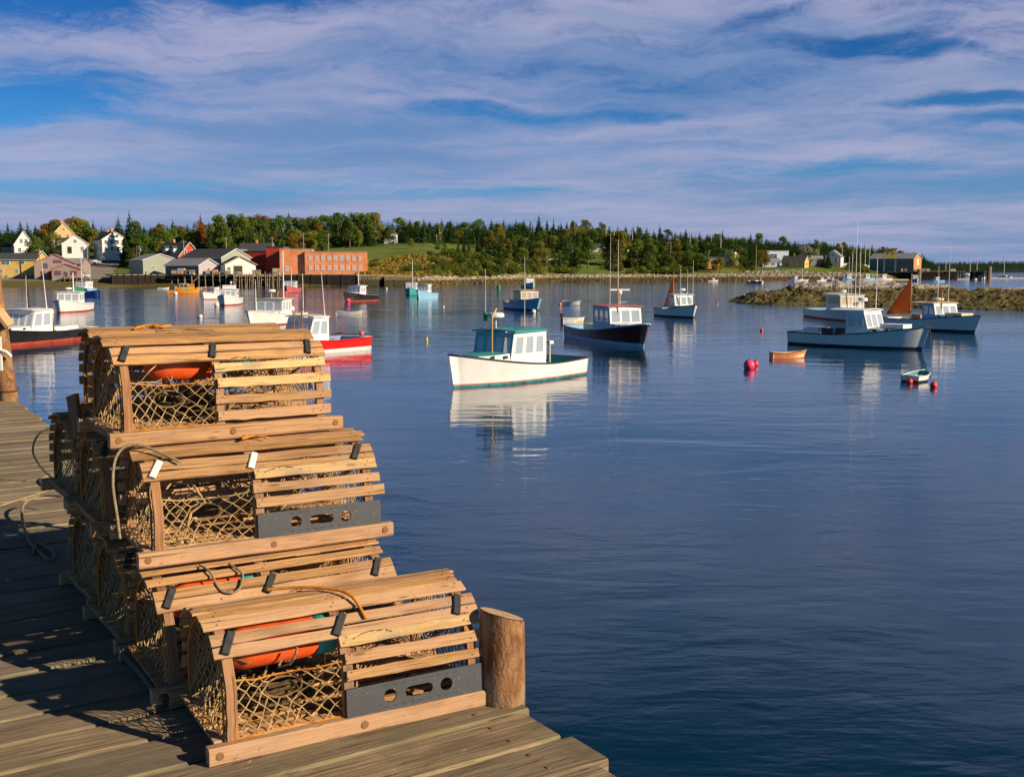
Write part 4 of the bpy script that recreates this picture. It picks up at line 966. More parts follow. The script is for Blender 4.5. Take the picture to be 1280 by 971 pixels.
house('boat_store', 1119, 338.5, 605, 24, 13, 6.6, 9.4, M_blueg, M_roofg, 'long dark wharf warehouse with pale roof and orange gable end', 'warehouse', rot=-.66, gable='side', gwall=M_orngw, over=.4, wins=[('r', 0, 4.6, 2.4, 3.0)], winm=M_whiter)
tw = thing('hoist_tower', (X(1112, 585), 585, 3.9), -.3, 'cream hoist tower on green legs in front of the dark wharf warehouse', 'tower')
m = MB(); m.box((0, 0, 9.5), (6.2, 5.0, 4.6), M_yelw); m.build('cabin', tw); m = MB(); m.box((0, 0, 12.2), (7.0, 6.0, .5), M_roofd); m.box((0, -.2, 12.0), (6.6, 5.6, .3), M_yelw); m.build('roof', tw)
for cx in (-1.3, 1.3): m = MB(); m.box((cx, -2.53, 9.8), (.9, .1, .9), M_glass); m.build('window', tw)
M_leg = paint('green_steel', (.10, .22, .17), .6)
for cx in (-2.8, 2.8):
    for cy in (-2.2, 2.2): m = MB(); m.box((cx, cy, 2.6), (.7, .7, 9.2), M_leg); m.build('leg', tw)

# ---------------------------------------------------------------- wharves
def wharf(name, P0, P1, wd, deckz, label, pile=2.6, r_=.17, dense=False, back=True, rail=True, seed=1, dark=None, face=False, pmat=None):
    """deck strip from P0 to P1 (front edge, as seen from the water), wd deep"""
    rg_ = random.Random(seed); P0 = Vector(P0); P1 = Vector(P1); dr = (P1 - P0); L = dr.length; a = math.atan2(dr.y, dr.x)
    o = thing(name, (P0.x, P0.y, deckz), a, label, 'wharf'); pm = dark or M_pier; PM = pmat or M_pile
    m = MB(); m.beam((-.3, wd / 2, -.12), (L + .3, wd / 2, -.12), wd, .22, M_deckfar, n=max(2, int(L / 4))); m.build('deck', o)
    m = MB(); m.beam((0, .0, -.42), (L, .0, -.42), .3, .36, PM, n=4); m.beam((0, .1, -1.6), (L, .1, -1.6), .16, .22, PM, n=4); m.build('beam', o)
    n = min(95, max(2, int(L / pile)))
    for i in range(n + 1):
        x_ = L * i / n + rg_.uniform(-.25, .25); ex = rg_.choice((0, .1, .5, .9)) if rail else 0; m = MB(); lx = rg_.uniform(-.3, .3)
        m.tube([(x_ + lx, -.22, -deckz - 1), (x_, -.22, ex)], [r_ * 1.15, r_ * rg_.uniform(.8, 1)], PM, 7); m.build('piling', o)
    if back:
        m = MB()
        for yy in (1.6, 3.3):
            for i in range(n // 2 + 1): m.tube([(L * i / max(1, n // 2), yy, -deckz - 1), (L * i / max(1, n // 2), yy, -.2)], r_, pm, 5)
        m.box((L / 2, min(wd - .1, 5), -deckz / 2 - .6), (L, .3, deckz + .6), pm); tag(m.build('piles_and_shade_wall', o), kind='stuff')  # the box is a dark wall added for the shade under the deck
    if face:
        m = MB()
        for i in range(int(L / .42)): m.box((i * .42 + .2, -.05, -deckz / 2 - .3), (.34, .22, deckz - .1), pm)
        m.build('sheathing', o)
    return o
M_deckfar = paint('wharf_planks', (.30, .25, .19), .9, .25, .8)
M_pile = paint('wharf_pile', (.29, .21, .11), .9, .45, .9)
M_darkp = paint('dark_pile_and_shade', (.022, .016, .012), .95, .3, 1)  # near black, also painted on for the shade beneath the wharves
Z3 = 3.85
wharf('wharf', (X(139, 338), 338), (X(206, 344), 344), 26, Z3, 'dark left end of the wharf with close set sheathing', pile=1.8, face=True, dark=M_darkp, pmat=M_darkp, seed=2)
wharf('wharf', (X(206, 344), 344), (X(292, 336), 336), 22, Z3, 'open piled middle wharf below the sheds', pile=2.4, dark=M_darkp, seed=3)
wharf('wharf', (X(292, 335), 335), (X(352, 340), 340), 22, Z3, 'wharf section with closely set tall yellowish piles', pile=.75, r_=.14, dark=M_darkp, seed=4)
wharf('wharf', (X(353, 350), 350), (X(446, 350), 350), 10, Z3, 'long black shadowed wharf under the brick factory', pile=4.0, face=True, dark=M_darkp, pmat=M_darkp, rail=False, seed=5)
wharf('landing', (X(74, 347), 347), (X(95, 347), 347), 5, 3.0, 'little timber landing with railing before the sunroom', pile=1.4, r_=.1, dark=M_darkp, seed=6)
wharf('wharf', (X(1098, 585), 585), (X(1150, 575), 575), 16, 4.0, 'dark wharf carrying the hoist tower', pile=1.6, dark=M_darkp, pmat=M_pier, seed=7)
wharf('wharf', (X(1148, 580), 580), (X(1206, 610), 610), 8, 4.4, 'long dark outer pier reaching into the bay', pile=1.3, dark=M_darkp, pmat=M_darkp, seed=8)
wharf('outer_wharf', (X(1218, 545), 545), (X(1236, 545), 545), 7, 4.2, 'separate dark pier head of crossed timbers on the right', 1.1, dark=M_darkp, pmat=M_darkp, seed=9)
for u, Y, hh, lb in ((1149, 572, 5.4, 'pale round dolphin at the end of the hoist wharf'), (1236.5, 543, 6.6, 'pale concrete dolphin beside the separate pier head')):
    m = MB(); m.tube([(X(u, Y), Y, -1), (X(u, Y), Y, hh)], 1.1, M_pile, 12); tag(m.build('mooring_dolphin'), lb, 'dolphin')
# stone wharf face
def _stone(g, b):
    tc = g.node('ShaderNodeTexCoord').outputs['Object']; P = g.node('ShaderNodeNewGeometry').outputs['Position']; z = g.sep(P)[2]
    v_ = g.node('ShaderNodeTexVoronoi', {'Vector': g.vm('MULTIPLY', tc, (.9, .9, 1.8)), 'Scale': 1.0}); e = g.node('ShaderNodeTexVoronoi', {'Vector': g.vm('MULTIPLY', tc, (.9, .9, 1.8)), 'Scale': 1.0}, feature='DISTANCE_TO_EDGE').outputs[0]
    c = g.mix(g.sep(v_.outputs['Color'])[0], (.20, .16, .09), (.40, .32, .19)); c = g.mix(g.ramp(z, 2.6, 1.7), c, (.10, .085, .035)); c = g.mix(g.ramp(e, .0, .09), (.02, .018, .012), c)
    g.put(b.inputs['Base Color'], c); b.inputs['Roughness'].default_value = .9; g.put(b.inputs['Normal'], g.bump(g.ramp(e, 0, .2), .8, .15))
M_stone = mat('granite_blocks', _stone)
sw = thing('stone_wharf', (X(447, 350), 350, 0), 0, 'old granite wharf wall right of the brick factory with a dark opening', 'wharf wall')
L_ = X(517, 350) - X(447, 350)
m = MB(); m.box((L_ * .19, 4, 1.2), (L_ * .38, 9, 4.4), M_stone); m.box((L_ * .74, 4, 1.0), (L_ * .52, 9, 4.0), M_stone); m.box((L_ * .43, 6.5, 1.0), (L_ * .12, 4, 4.0), M_darkp); m.build('wall', sw)
m = MB(); m.beam((-.5, .2, 3.62), (L_ * .97, .2, 3.3), 1.2, .5, M_cutwood, n=6, jit=.03); m.build('cap_timber', sw)

# ---------------------------------------------------------------- poles, wires, rail fence, dories ashore
M_pole = paint('utility_pole', (.30, .25, .19), .9, .2, 2)
PT = []
for u, vt, vb, Y, lb in ((50, 311, 346, 360, 'utility pole in front of the yellow building'), (110, 303, 333, 400, 'utility pole beside the lane'), (175, 307, 333, 385, 'utility pole with transformer by the grey green shed'), (230.5, 300, 330, 372, 'tall pole before the red house'),
                         (283.5, 297, 326, 362, 'thin pole rising over the warehouse roof'), (341, 296, 318, 400, 'leaning pole beside the dark house'), (380, 291, 312, 400, 'utility pole behind the tall brick block'), (411, 292, 313, 400, 'utility pole behind the factory roof'), (546, 293, 318, 480, 'utility pole on the lawn by the road'), (681, 299, 322, 560, 'utility pole among the middle trees'), (838, 302, 324, 600, 'utility pole near the white mast'), (886, 312, 330, 590, 'utility pole by the brick cottage')):
    z0 = ground(X(u, Y), Y) - .5; z1 = Zat(vt, Y); o = thing('utility_pole', (X(u, Y), Y, z0), .2, lb, 'utility pole', 'utility poles along the shore road'); m = MB(); m.tube([(0, 0, 0), (0, 0, z1 - z0)], [.20, .13], M_pole, 8); m.build('post', o)
    m = MB(); m.beam((-1.0, 0, z1 - z0 - .6), (1.0, 0, z1 - z0 - .6), .12, .12, M_pole)
    m.build('crossarm', o); PT.append(Vector((X(u, Y), Y, z1 - .55)))
    if u == 175: m = MB(); m.lathe([(.28, 0), (.32, .1), (.32, .8), (.2, .95)], M_steel, 10, Matrix.Translation((.4, -.3, z1 - z0 - 2))); m.build('transformer', o)
for i in (1, 6, 7, 8, 9):
    a, b = PT[i], PT[i+1]
    m = MB(); m.tube([a.lerp(b, t / 10) - Vector((0, 0, 1.6 * 4 * (t/10) * (1 - t/10))) - a for t in range(11)], .03, M_black, 4); tag(m.build('overhead_wire', None, False, a), ['', 'sagging wire from the lane pole towards the wharf', '', '', '', '', 'wire between the two poles behind the factory', 'wire from the factory to the lawn pole', 'wire from the lawn pole across the middle trees', 'wire from the middle trees to the white mast'][i], 'wire', 'overhead wires along the road')
fn = thing('guard_fence', (X(598, 500), 500, 0), 0, 'long low white guard rail beside the shore road', 'fence')
Ff = [(X(u, 520), 520) for u in range(598, 702, 8)]
m = MB(); m2 = MB()
for i in range(len(Ff) - 1):
    a = Vector((*Ff[i], Zat(324.3, 520))); b = Vector((*Ff[i+1], Zat(324.3, 520))); o_ = fn.location; m.beam(a - o_, b - o_, .12, .55, M_whiter); m2.box((a - o_) - Vector((0, 0, .9)), (.2, .2, 2.2), M_whiter)
m.build('rail', fn); m2.build('posts', fn)
# ---------------------------------------------------------------- planting
TOPV = [(-60, 282), (0, 281), (60, 277), (100, 272), (150, 278), (200, 278), (230, 275), (270, 267), (330, 269), (380, 270), (440, 264), (480, 266), (520, 273), (600, 274), (650, 270), (700, 273), (760, 277), (800, 282), (850, 286), (900, 290), (950, 293), (1000, 298), (1050, 303), (1100, 307), (1130, 312), (1150, 317), (1163, 322), (1172, 331)]
BLK = [(o.location.x, o.location.y) for o in []]
HS = []
for bx, by, br_ in BOX: HS.append((640 + 1378 * bx / by, by, br_ / by * 1378 * .86, br_))
def free(u, Y, wpx):
    for hu, hy_, hw, hr_ in HS:
        if abs(u - hu) < hw + wpx * .75 and Y < hy_ + hr_ + 2 and Y > hy_ - 170: return False
    return True
rg = random.Random(11)
GR = lambda u: 'left' if u < 200 else ('mid' if u < 560 else ('centre' if u < 880 else 'right'))
LBL = {('spruce', 'left'): 'dark spruce on the ridge behind the left hand village', ('spruce', 'mid'): 'dark spruce on the ridge above the wharf sheds and the lawn', ('spruce', 'centre'): 'dark spruce in the wooded middle of the shore', ('spruce', 'right'): 'dark spruce on the long ridge sloping down behind the right hand village',
       ('green', 'left'): 'green broadleaf tree among the left hand houses', ('green', 'mid'): 'full green broadleaf tree behind the wharf sheds', ('green', 'centre'): 'green broadleaf tree in the middle shore wood', ('green', 'right'): 'green broadleaf tree near the right hand village',
       ('yellow', 'left'): 'yellow green tree among the left hand houses', ('yellow', 'mid'): 'yellow green tree above the wharf sheds', ('yellow', 'centre'): 'yellow green tree in the middle shore wood', ('yellow', 'right'): 'yellow green tree near the right hand village',
       ('autumn', 'left'): 'tree turning orange behind the left hand houses', ('autumn', 'mid'): 'tree turning orange above the wharf sheds', ('autumn', 'centre'): 'tree turning orange in the middle shore wood', ('autumn', 'right'): 'tree turning orange near the right hand village',
       ('slim', 'left'): 'slim pale trunked tree in the left village', ('slim', 'mid'): 'slim pale trunked tree above the wharves', ('slim', 'centre'): 'slim pale trunked tree in the middle wood', ('slim', 'right'): 'slim pale trunked tree by the right village',
       ('bush', 'left'): 'bush beside the left hand houses', ('bush', 'mid'): 'bush on the grassy bank right of the factory', ('bush', 'centre'): 'bush along the rocky middle shore', ('bush', 'right'): 'bush along the right hand shore'}
HH = {'spruce': 11, 'green': 9.6, 'yellow': 9.6, 'autumn': 9.6, 'slim': 10.5, 'bush': 2.2, 'silver': 8}
CNT = {}
def plant(kind, u, Y, h, wide=1., chk=True):
    rpx = {'spruce': .17, 'bush': .9, 'slim': .22}.get(kind, .42) * h * wide / Y * 1378
    if chk and not free(u, Y, rpx): return None
    if kind == 'spruce' and CNT.get('spruce', 0) >= 295: return None
    if kind not in ('spruce', 'bush') and sum(v for k, v in CNT.items() if k not in ('spruce', 'bush')) >= 292: kind = 'spruce' if CNT.get('spruce', 0) < 295 else None
    if kind is None: return None
    x_ = X(u, Y)
    if ground(x_, Y) < 2.2: return None
    CNT[kind] = CNT.get(kind, 0) + 1; gp = GR(u)
    nm = {'spruce': 'spruces', 'bush': 'bushes'}.get(kind, kind + ' trees')
    return tree(kind, x_, Y, h / HH[kind], LBL[kind, gp], '%s, %s stretch of the shore' % (nm, {'left': 'left', 'mid': 'wharf', 'centre': 'wooded', 'right': 'village'}[gp]), rg, wide=wide)
def kmix(u):
    q = rg.random()
    if u < 60: return 'spruce' if q < .6 else ('green' if q < .9 else 'yellow')
    if u < 110: return 'autumn' if q < .25 else ('yellow' if q < .6 else ('green' if q < .8 else 'spruce'))
    if u < 245: return 'spruce' if q < .62 else ('green' if q < .85 else 'yellow')
    if u < 500: return 'green' if q < .50 else ('autumn' if q < .60 else ('spruce' if q < .82 else 'yellow'))
    if u < 900: return 'spruce' if q < .55 else ('yellow' if q < .72 else ('green' if q < .94 else 'slim'))
    return 'spruce' if q < .75 else ('green' if q < .92 else 'yellow')
# named placements seen in the photograph: (kind, u, Y, top v)
for k_, u, Y, vt in (('green', 275, 470, 269), ('green', 305, 480, 268), ('green', 325, 455, 274), ('autumn', 252, 480, 276), ('green', 355, 470, 272), ('green', 395, 500, 277), ('autumn', 370, 440, 291), ('green', 425, 520, 268), ('green', 452, 520, 266), ('yellow', 470, 530, 268), ('green', 438, 500, 274), ('green', 405, 450, 287), ('autumn', 400, 470, 278), ('green', 487, 540, 280),
                     ('yellow', 72, 500, 274), ('autumn', 62, 500, 275), ('yellow', 100, 520, 275), ('yellow', 90, 505, 279), ('green', 110, 520, 279), ('spruce', 93, 540, 268), ('spruce', 99, 540, 270), ('slim', 68, 440, 284), ('slim', 75, 436, 288), ('slim', 62, 440, 290), ('green', 50, 425, 296), ('green', 44, 432, 290), ('yellow', 203, 420, 300), ('green', 185, 420, 290), ('spruce', 196, 430, 278), ('spruce', 164, 430, 273), ('spruce', 150, 520, 272), ('green', 170, 410, 300), ('spruce', 158, 415, 292), ('spruce', 176, 425, 284), ('green', 212, 450, 284),
                     ('yellow', 514, 470, 297), ('green', 548, 465, 299), ('yellow', 556, 455, 303), ('spruce', 573, 480, 300), ('spruce', 586, 485, 297), ('spruce', 598, 490, 296), ('spruce', 580, 500, 302), ('yellow', 634, 500, 298), ('yellow', 628, 495, 304), ('yellow', 675, 510, 302), ('slim', 683, 510, 306), ('green', 735, 520, 296), ('green', 722, 515, 304), ('yellow', 760, 545, 293), ('yellow', 775, 540, 292), ('green', 795, 545, 296), ('green', 812, 545, 298), ('green', 860, 560, 303), ('yellow', 846, 560, 304), ('spruce', 700, 505, 312), ('spruce', 655, 500, 320),
                     ('autumn', 955, 570, 312), ('green', 948, 580, 313), ('green', 1010, 590, 318), ('spruce', 1035, 596, 309), ('spruce', 1030, 600, 313), ('green', 1018, 640, 309), ('green', 925, 580, 308), ('yellow', 915, 570, 314), ('green', 900, 565, 309), ('spruce', 932, 600, 304), ('green', 881, 546, 318), ('yellow', 900, 545, 320), ('green', 893, 550, 323), ('green', 872, 548, 314)):
    g0 = ground(X(u, Y), Y); plant(k_, u, Y, min(19, max(3.5, Zat(vt, Y) - g0)), 1.0, chk=False)
o = tree('silver', X(1010, 612), 612, 1.25, 'silvery pale tree above the yellow cottage on the right', None, rg, zz=ground(X(1010, 612), 612)); o.scale = (1.5, 1.3, 1.35); tag(o, cat='tree')
# ridge line
u = -50
while u < 1170:
    kn = knots(u); Y = kn[6][0] - rg.uniform(-10, 45); k_ = kmix(u)
    if k_ != 'spruce' and rg.random() < .45 and u > 500: k_ = 'spruce'
    h = Zat(li(TOPV, u) + rg.uniform(-1.5, 4.5), Y) - ground(X(u, Y), Y); plant(k_, u, Y, max(2.5, min(19, h)), rg.uniform(.95, 1.45) if k_ == 'spruce' else rg.uniform(.8, 1.0)); u += rg.uniform(6.5, 11) if u < 1090 else rg.uniform(3, 6)
# wooded slopes in front of the ridge
for i in range(1100):
    u = rg.uniform(-50, 1140) if i % 3 else rg.uniform(560, 930); kn = knots(u); q = rg.random()
    if u < 560: Y = rg.uniform(kn[5][0] - 12, kn[6][0] - 20)
    else: Y = rg.uniform(kn[3][0] - 6, kn[6][0] - 20)
    if 405 < u < 610 and Y < kn[5][0] + 28: continue
    if 112 < u < 158 and Y < 455: continue
    if u > 930 and Y < kn[4][0] + 20: continue
    k_ = kmix(u); top = Zat(li(TOPV, u) + 3, Y) - ground(X(u, Y), Y); h = rg.uniform(7.5, 13) * (1 if k_ == 'spruce' else .9)
    if u > 560 and Y < kn[4][0]: h *= .62; k_ = rg.choice(['green', 'yellow', 'green', 'spruce', 'slim'])
    if sum(CNT.values()) > 620: break
    plant(k_, u, Y, max(3, min(h, top)))
# bushes on banks and along the shore
for i in range(520):
    u = rg.choice([rg.uniform(520, 900), rg.uniform(520, 900), rg.uniform(880, 1090), rg.uniform(455, 600), rg.uniform(105, 180)]); kn = knots(u); Y = rg.uniform(kn[2][0] + 4, kn[4][0])
    if 455 < u < 540 and rg.random() < .6: continue
    if CNT.get('bush', 0) > 270: break
    plant('bush', u, Y, rg.uniform(1.6, 3.6) * (1.2 if u > 560 else .8), rg.uniform(.9, 1.5))
for kk, ps in TREES.items():
    for p_ in ps:
        if p_.name not in USED:
            for c_ in list(p_.children): bpy.data.objects.remove(c_)
            bpy.data.objects.remove(p_)
# the mass of forest between and behind the single trees
def forest(name, n, place, label, seed, whorl=8, nb=5, rat=(.22, .33)):
    rg_ = random.Random(seed); mb = MB()
    for i in range(n):
        q = place(rg_)
        if not q: continue
        x_, Y, z_, h = q; spruce_mesh(mb, h, h * rg_.uniform(*rat), rg_.random(), (x_, Y, z_), whorl, nb, False)
    return tag(mb.build(name), label, kind='stuff')
def pf(r_):
    u = r_.uniform(-60, 1170); kn = knots(u); Y = r_.uniform(kn[5][0] + (35 if 405 < u < 610 else 10), kn[6][0] + 40) if u < 600 or r_.random() < .45 else r_.uniform(kn[3][0] + 14, kn[6][0]); x_ = X(u, Y); g_ = ground(x_, Y)
    if 100 < u < 160 and Y < 490: return None
    if not free(u, Y, 3): return None
    h = min(r_.uniform(7, 12) * (.7 if Y < kn[4][0] else 1), Zat(li(TOPV, u) + r_.uniform(2, 8), Y) - g_)
    if h < 2.5 or g_ < .4: return None
    return x_, Y, g_, h
forest('forest', 3300, pf, 'dense spruce forest filling the ridge behind the village', 4)
def pl_(r_):
    u = r_.uniform(-490, -45); kn = knots(u); Y = r_.uniform(kn[4][0] + 20, kn[6][0] + 30); x_ = X(u, Y); return x_, Y, ground(x_, Y), r_.uniform(7, 12)
forest('forest', 1100, pl_, 'spruce forest continuing beyond the left hand houses', 14)
def pr(r_):
    u = r_.uniform(880, 1171); kn = knots(u); Y = r_.uniform(kn[4][0] + 25, kn[6][0]); x_ = X(u, Y); g_ = ground(x_, Y)
    if not free(u, Y, 2): return None
    h = min(r_.uniform(7, 12), Zat(li(TOPV, u) + r_.uniform(0, 5), Y) - g_)
    if h < 2 or g_ < .2: return None
    return x_, Y, g_, h
forest('forest', 1700, pr, 'dark spruce wood on the ridge running down to the right', 6, 8, 5)
forest('forest', 3600, lambda r_: (lambda u, Y: (X(u, Y), Y, (FT(u) if Y > 1900 else 3 + (FT(u) - 3) * (Y - 1830) / 70) - .8, r_.uniform(4, 7.5)))(r_.uniform(985, 1900), r_.uniform(1832, 1960)), 'distant dark wood on the headland across the bay', 8, 5, 5, (.4, .6))
# grasses on the bank
mb = MB(); rg = random.Random(77); M_gold = leafmat('tall_dry_grass', (.17, .11, .02), (.36, .24, .06)); M_gg = leafmat('tall_green_grass', (.05, .08, .015), (.14, .17, .03))
for i in range(5200):
    u = rg.uniform(446, 590) if i % 4 else rg.uniform(880, 1080); kn = knots(u); Y = rg.uniform(kn[2][0] + 1, kn[4][0] + (2 if u < 600 else 0)); x_ = X(u, Y); z_ = ground(x_, Y)
    if z_ < 2.3 or (u > 600 and not free(u, Y, 2)): continue
    a = rg.random() * 3.1; w_ = rg.uniform(.3, .8); h = rg.uniform(.5, 1.2); mt = M_gold if u < 600 and rg.random() < .8 else M_gg
    mb.add([(x_ - w_*cos(a), Y - w_*sin(a), z_ - .1), (x_ + w_*cos(a), Y + w_*sin(a), z_ - .1), (x_ + w_*cos(a)*.7, Y + w_*sin(a)*.7 - .2, z_ + h), (x_ - w_*cos(a)*.6, Y - w_*sin(a)*.6, z_ + h * rg.uniform(.6, 1))], [(0, 1, 2, 3)], mt, rg.random())
tag(mb.build('tall_grass'), 'dry golden grass on the bank right of the factory', kind='stuff')
# ---------------------------------------------------------------- boats
def sheer_fn(fb):
    b, m_, s_ = fb
    return lambda t: m_ + (b - m_) * ((t - .33) / .67) ** 1.7 if t > .33 else m_ + (s_ - m_) * ((.33 - t) / .33) ** 1.4
def hull(o, L, B, fb, hc, boot, bottom, deckc, trim, tc=.45, rake=.06, open_=True, sole=.30, inner=None, stripe=None, rail_r=.04, stern=.86, bh=None):
    """hull, deck and rub rail of a small work boat; bow towards +x"""
    sh = sheer_fn(fb); NS = 30; bh = bh or min(.12, fb[1] * .16)
    def wd(t):
        if t < .35: q = stern + (1 - stern) * sin(t / .35 * pi / 2)
        elif t < .5: q = 1
        else: q = max(0, 1 - ((t - .5) / .5) ** 2.3) ** .78
        return max(.012, q * B / 2)
    def pt(t, k, s_):     # k: level 0..1 from waterline to sheer, negative below
        z_ = sh(t) * k if k >= 0 else k * .5
        fl = .92 - .30 * max(0, (t - .45) / .55) ** 1.3
        y_ = wd(t) * (fl + (1 - fl) * max(0, k) ** 1.25) if k >= 0 else wd(t) * fl * .8
        return (-L/2 + L*t + rake * L * max(0, k if k >= 0 else k * .8) * max(0, (t - .5) / .5) ** 2.2, s_ * y_, z_)
    m = MB(); rows = []
    for t in [i / NS for i in range(NS + 1)]:
        kb = bh / sh(t); ks = (bh + .05) / sh(t); rows.append([pt(t, k, 1) for k in (-.7, 0, kb, ks, ks + (1-ks)*.25, ks + (1-ks)*.5, ks + (1-ks)*.75, 1)] + [pt(t, k, -1) for k in (1, ks + (1-ks)*.75, ks + (1-ks)*.5, ks + (1-ks)*.25, ks, kb, 0, -.7)])
    mts = [bottom, bottom, stripe or boot, hc, hc, hc, hc, None, hc, hc, hc, hc, stripe or boot, bottom, bottom]
    mts[1] = boot; mts[13] = boot
    for r_ in rows: m.v.extend(r_)
    for i in range(NS):
        for j in range(15):
            if j == 7: continue
            m.face([i*16+j, (i+1)*16+j, (i+1)*16+j+1, i*16+j+1][::-1], mts[j])
    for j in range(7): m.face([j, j+1, 14-j, 15-j], mts[j])           # transom
    for j in range(7): m.face([NS*16+j, NS*16+15-j, NS*16+14-j, NS*16+j+1], mts[j])
    m.build('hull', o, smooth=False)
    for f_ in o.children[-1].data.polygons: f_.use_smooth = abs(f_.normal.x) < .93
    d_ = MB(); n_ = NS; ci = int(tc * NS); rw = min(.16, B * .06); inner = inner or deckc
    def edge(t, s_, ins=0., z_=0.): p = pt(t, 1, s_); return (p[0] - (ins if t > .97 else 0), p[1] - s_ * min(ins, abs(p[1])), p[2] + z_ - .015)
    for i in range(ci, NS):           # foredeck with camber
        a, b = i / NS, (i + 1) / NS; v = []
        for t in (a, b):
            e0, e1 = edge(t, 1), edge(t, -1); v += [e0, (e0[0], 0, e0[2] + .05 * abs(e0[1])), e1]
        d_.add(v, [(0, 1, 4, 3), (1, 2, 5, 4)], deckc)
    if open_:
        t0 = .035
        ts = [t0 + (tc - t0) * i / 10 for i in range(11)]
        for s_ in (1, -1):
            for i in range(10):
                a, b = edge(ts[i], s_), edge(ts[i+1], s_); c, e = edge(ts[i+1], s_, rw), edge(ts[i], s_, rw)
                d_.add([a, b, c, e], [(0, 1, 2, 3) if s_ < 0 else (3, 2, 1, 0)], trim); d_.add([e, c, (c[0], c[1], sole), (e[0], e[1], sole)], [(0, 1, 2, 3) if s_ < 0 else (3, 2, 1, 0)], inner)
        a, b = edge(0, 1), edge(0, -1); c, e = edge(t0, -1, rw), edge(t0, 1, rw)
        d_.add([a, b, c, e], [(0, 1, 2, 3)], trim); d_.add([e, c, (c[0], c[1], sole), (e[0], e[1], sole)], [(0, 1, 2, 3)], inner)
        a0, b0 = edge(0, 1), edge(0, -1); a1, b1 = edge(t0, 1), edge(t0, -1)
        for i in range(10):
            a, b = edge(ts[i], 1, rw), edge(ts[i+1], 1, rw); c, e = edge(ts[i+1], -1, rw), edge(ts[i], -1, rw)
            d_.add([(*a[:2], sole), (*b[:2], sole), (*c[:2], sole), (*e[:2], sole)], [(3, 2, 1, 0)], inner)
        a, b = edge(tc, 1, .10), edge(tc, -1, .10); a = (a[0], a[1], a[2]); d_.add([a, b, (b[0], b[1], sole), (a[0], a[1], sole)], [(0, 1, 2, 3)], inner)
    d_.build('deck', o)
    g_ = MB()
    for s_ in (1, -1): g_.tube([(p[0], p[1] * 1.0 + s_ * rail_r * .3, p[2] - rail_r * .6) for p in (pt(i / NS, 1, s_) for i in range(NS + 1))], rail_r, trim if trim is not deckc else hc, 6)
    a, b = pt(0, 1, 1), pt(0, 1, -1); g_.tube([(a[0] - .01, a[1], a[2] - rail_r*.6), (b[0] - .01, b[1], b[2] - rail_r*.6)], rail_r, trim, 6)
    g_.build('guard_rail', o, smooth=True)
    return sh, wd, pt
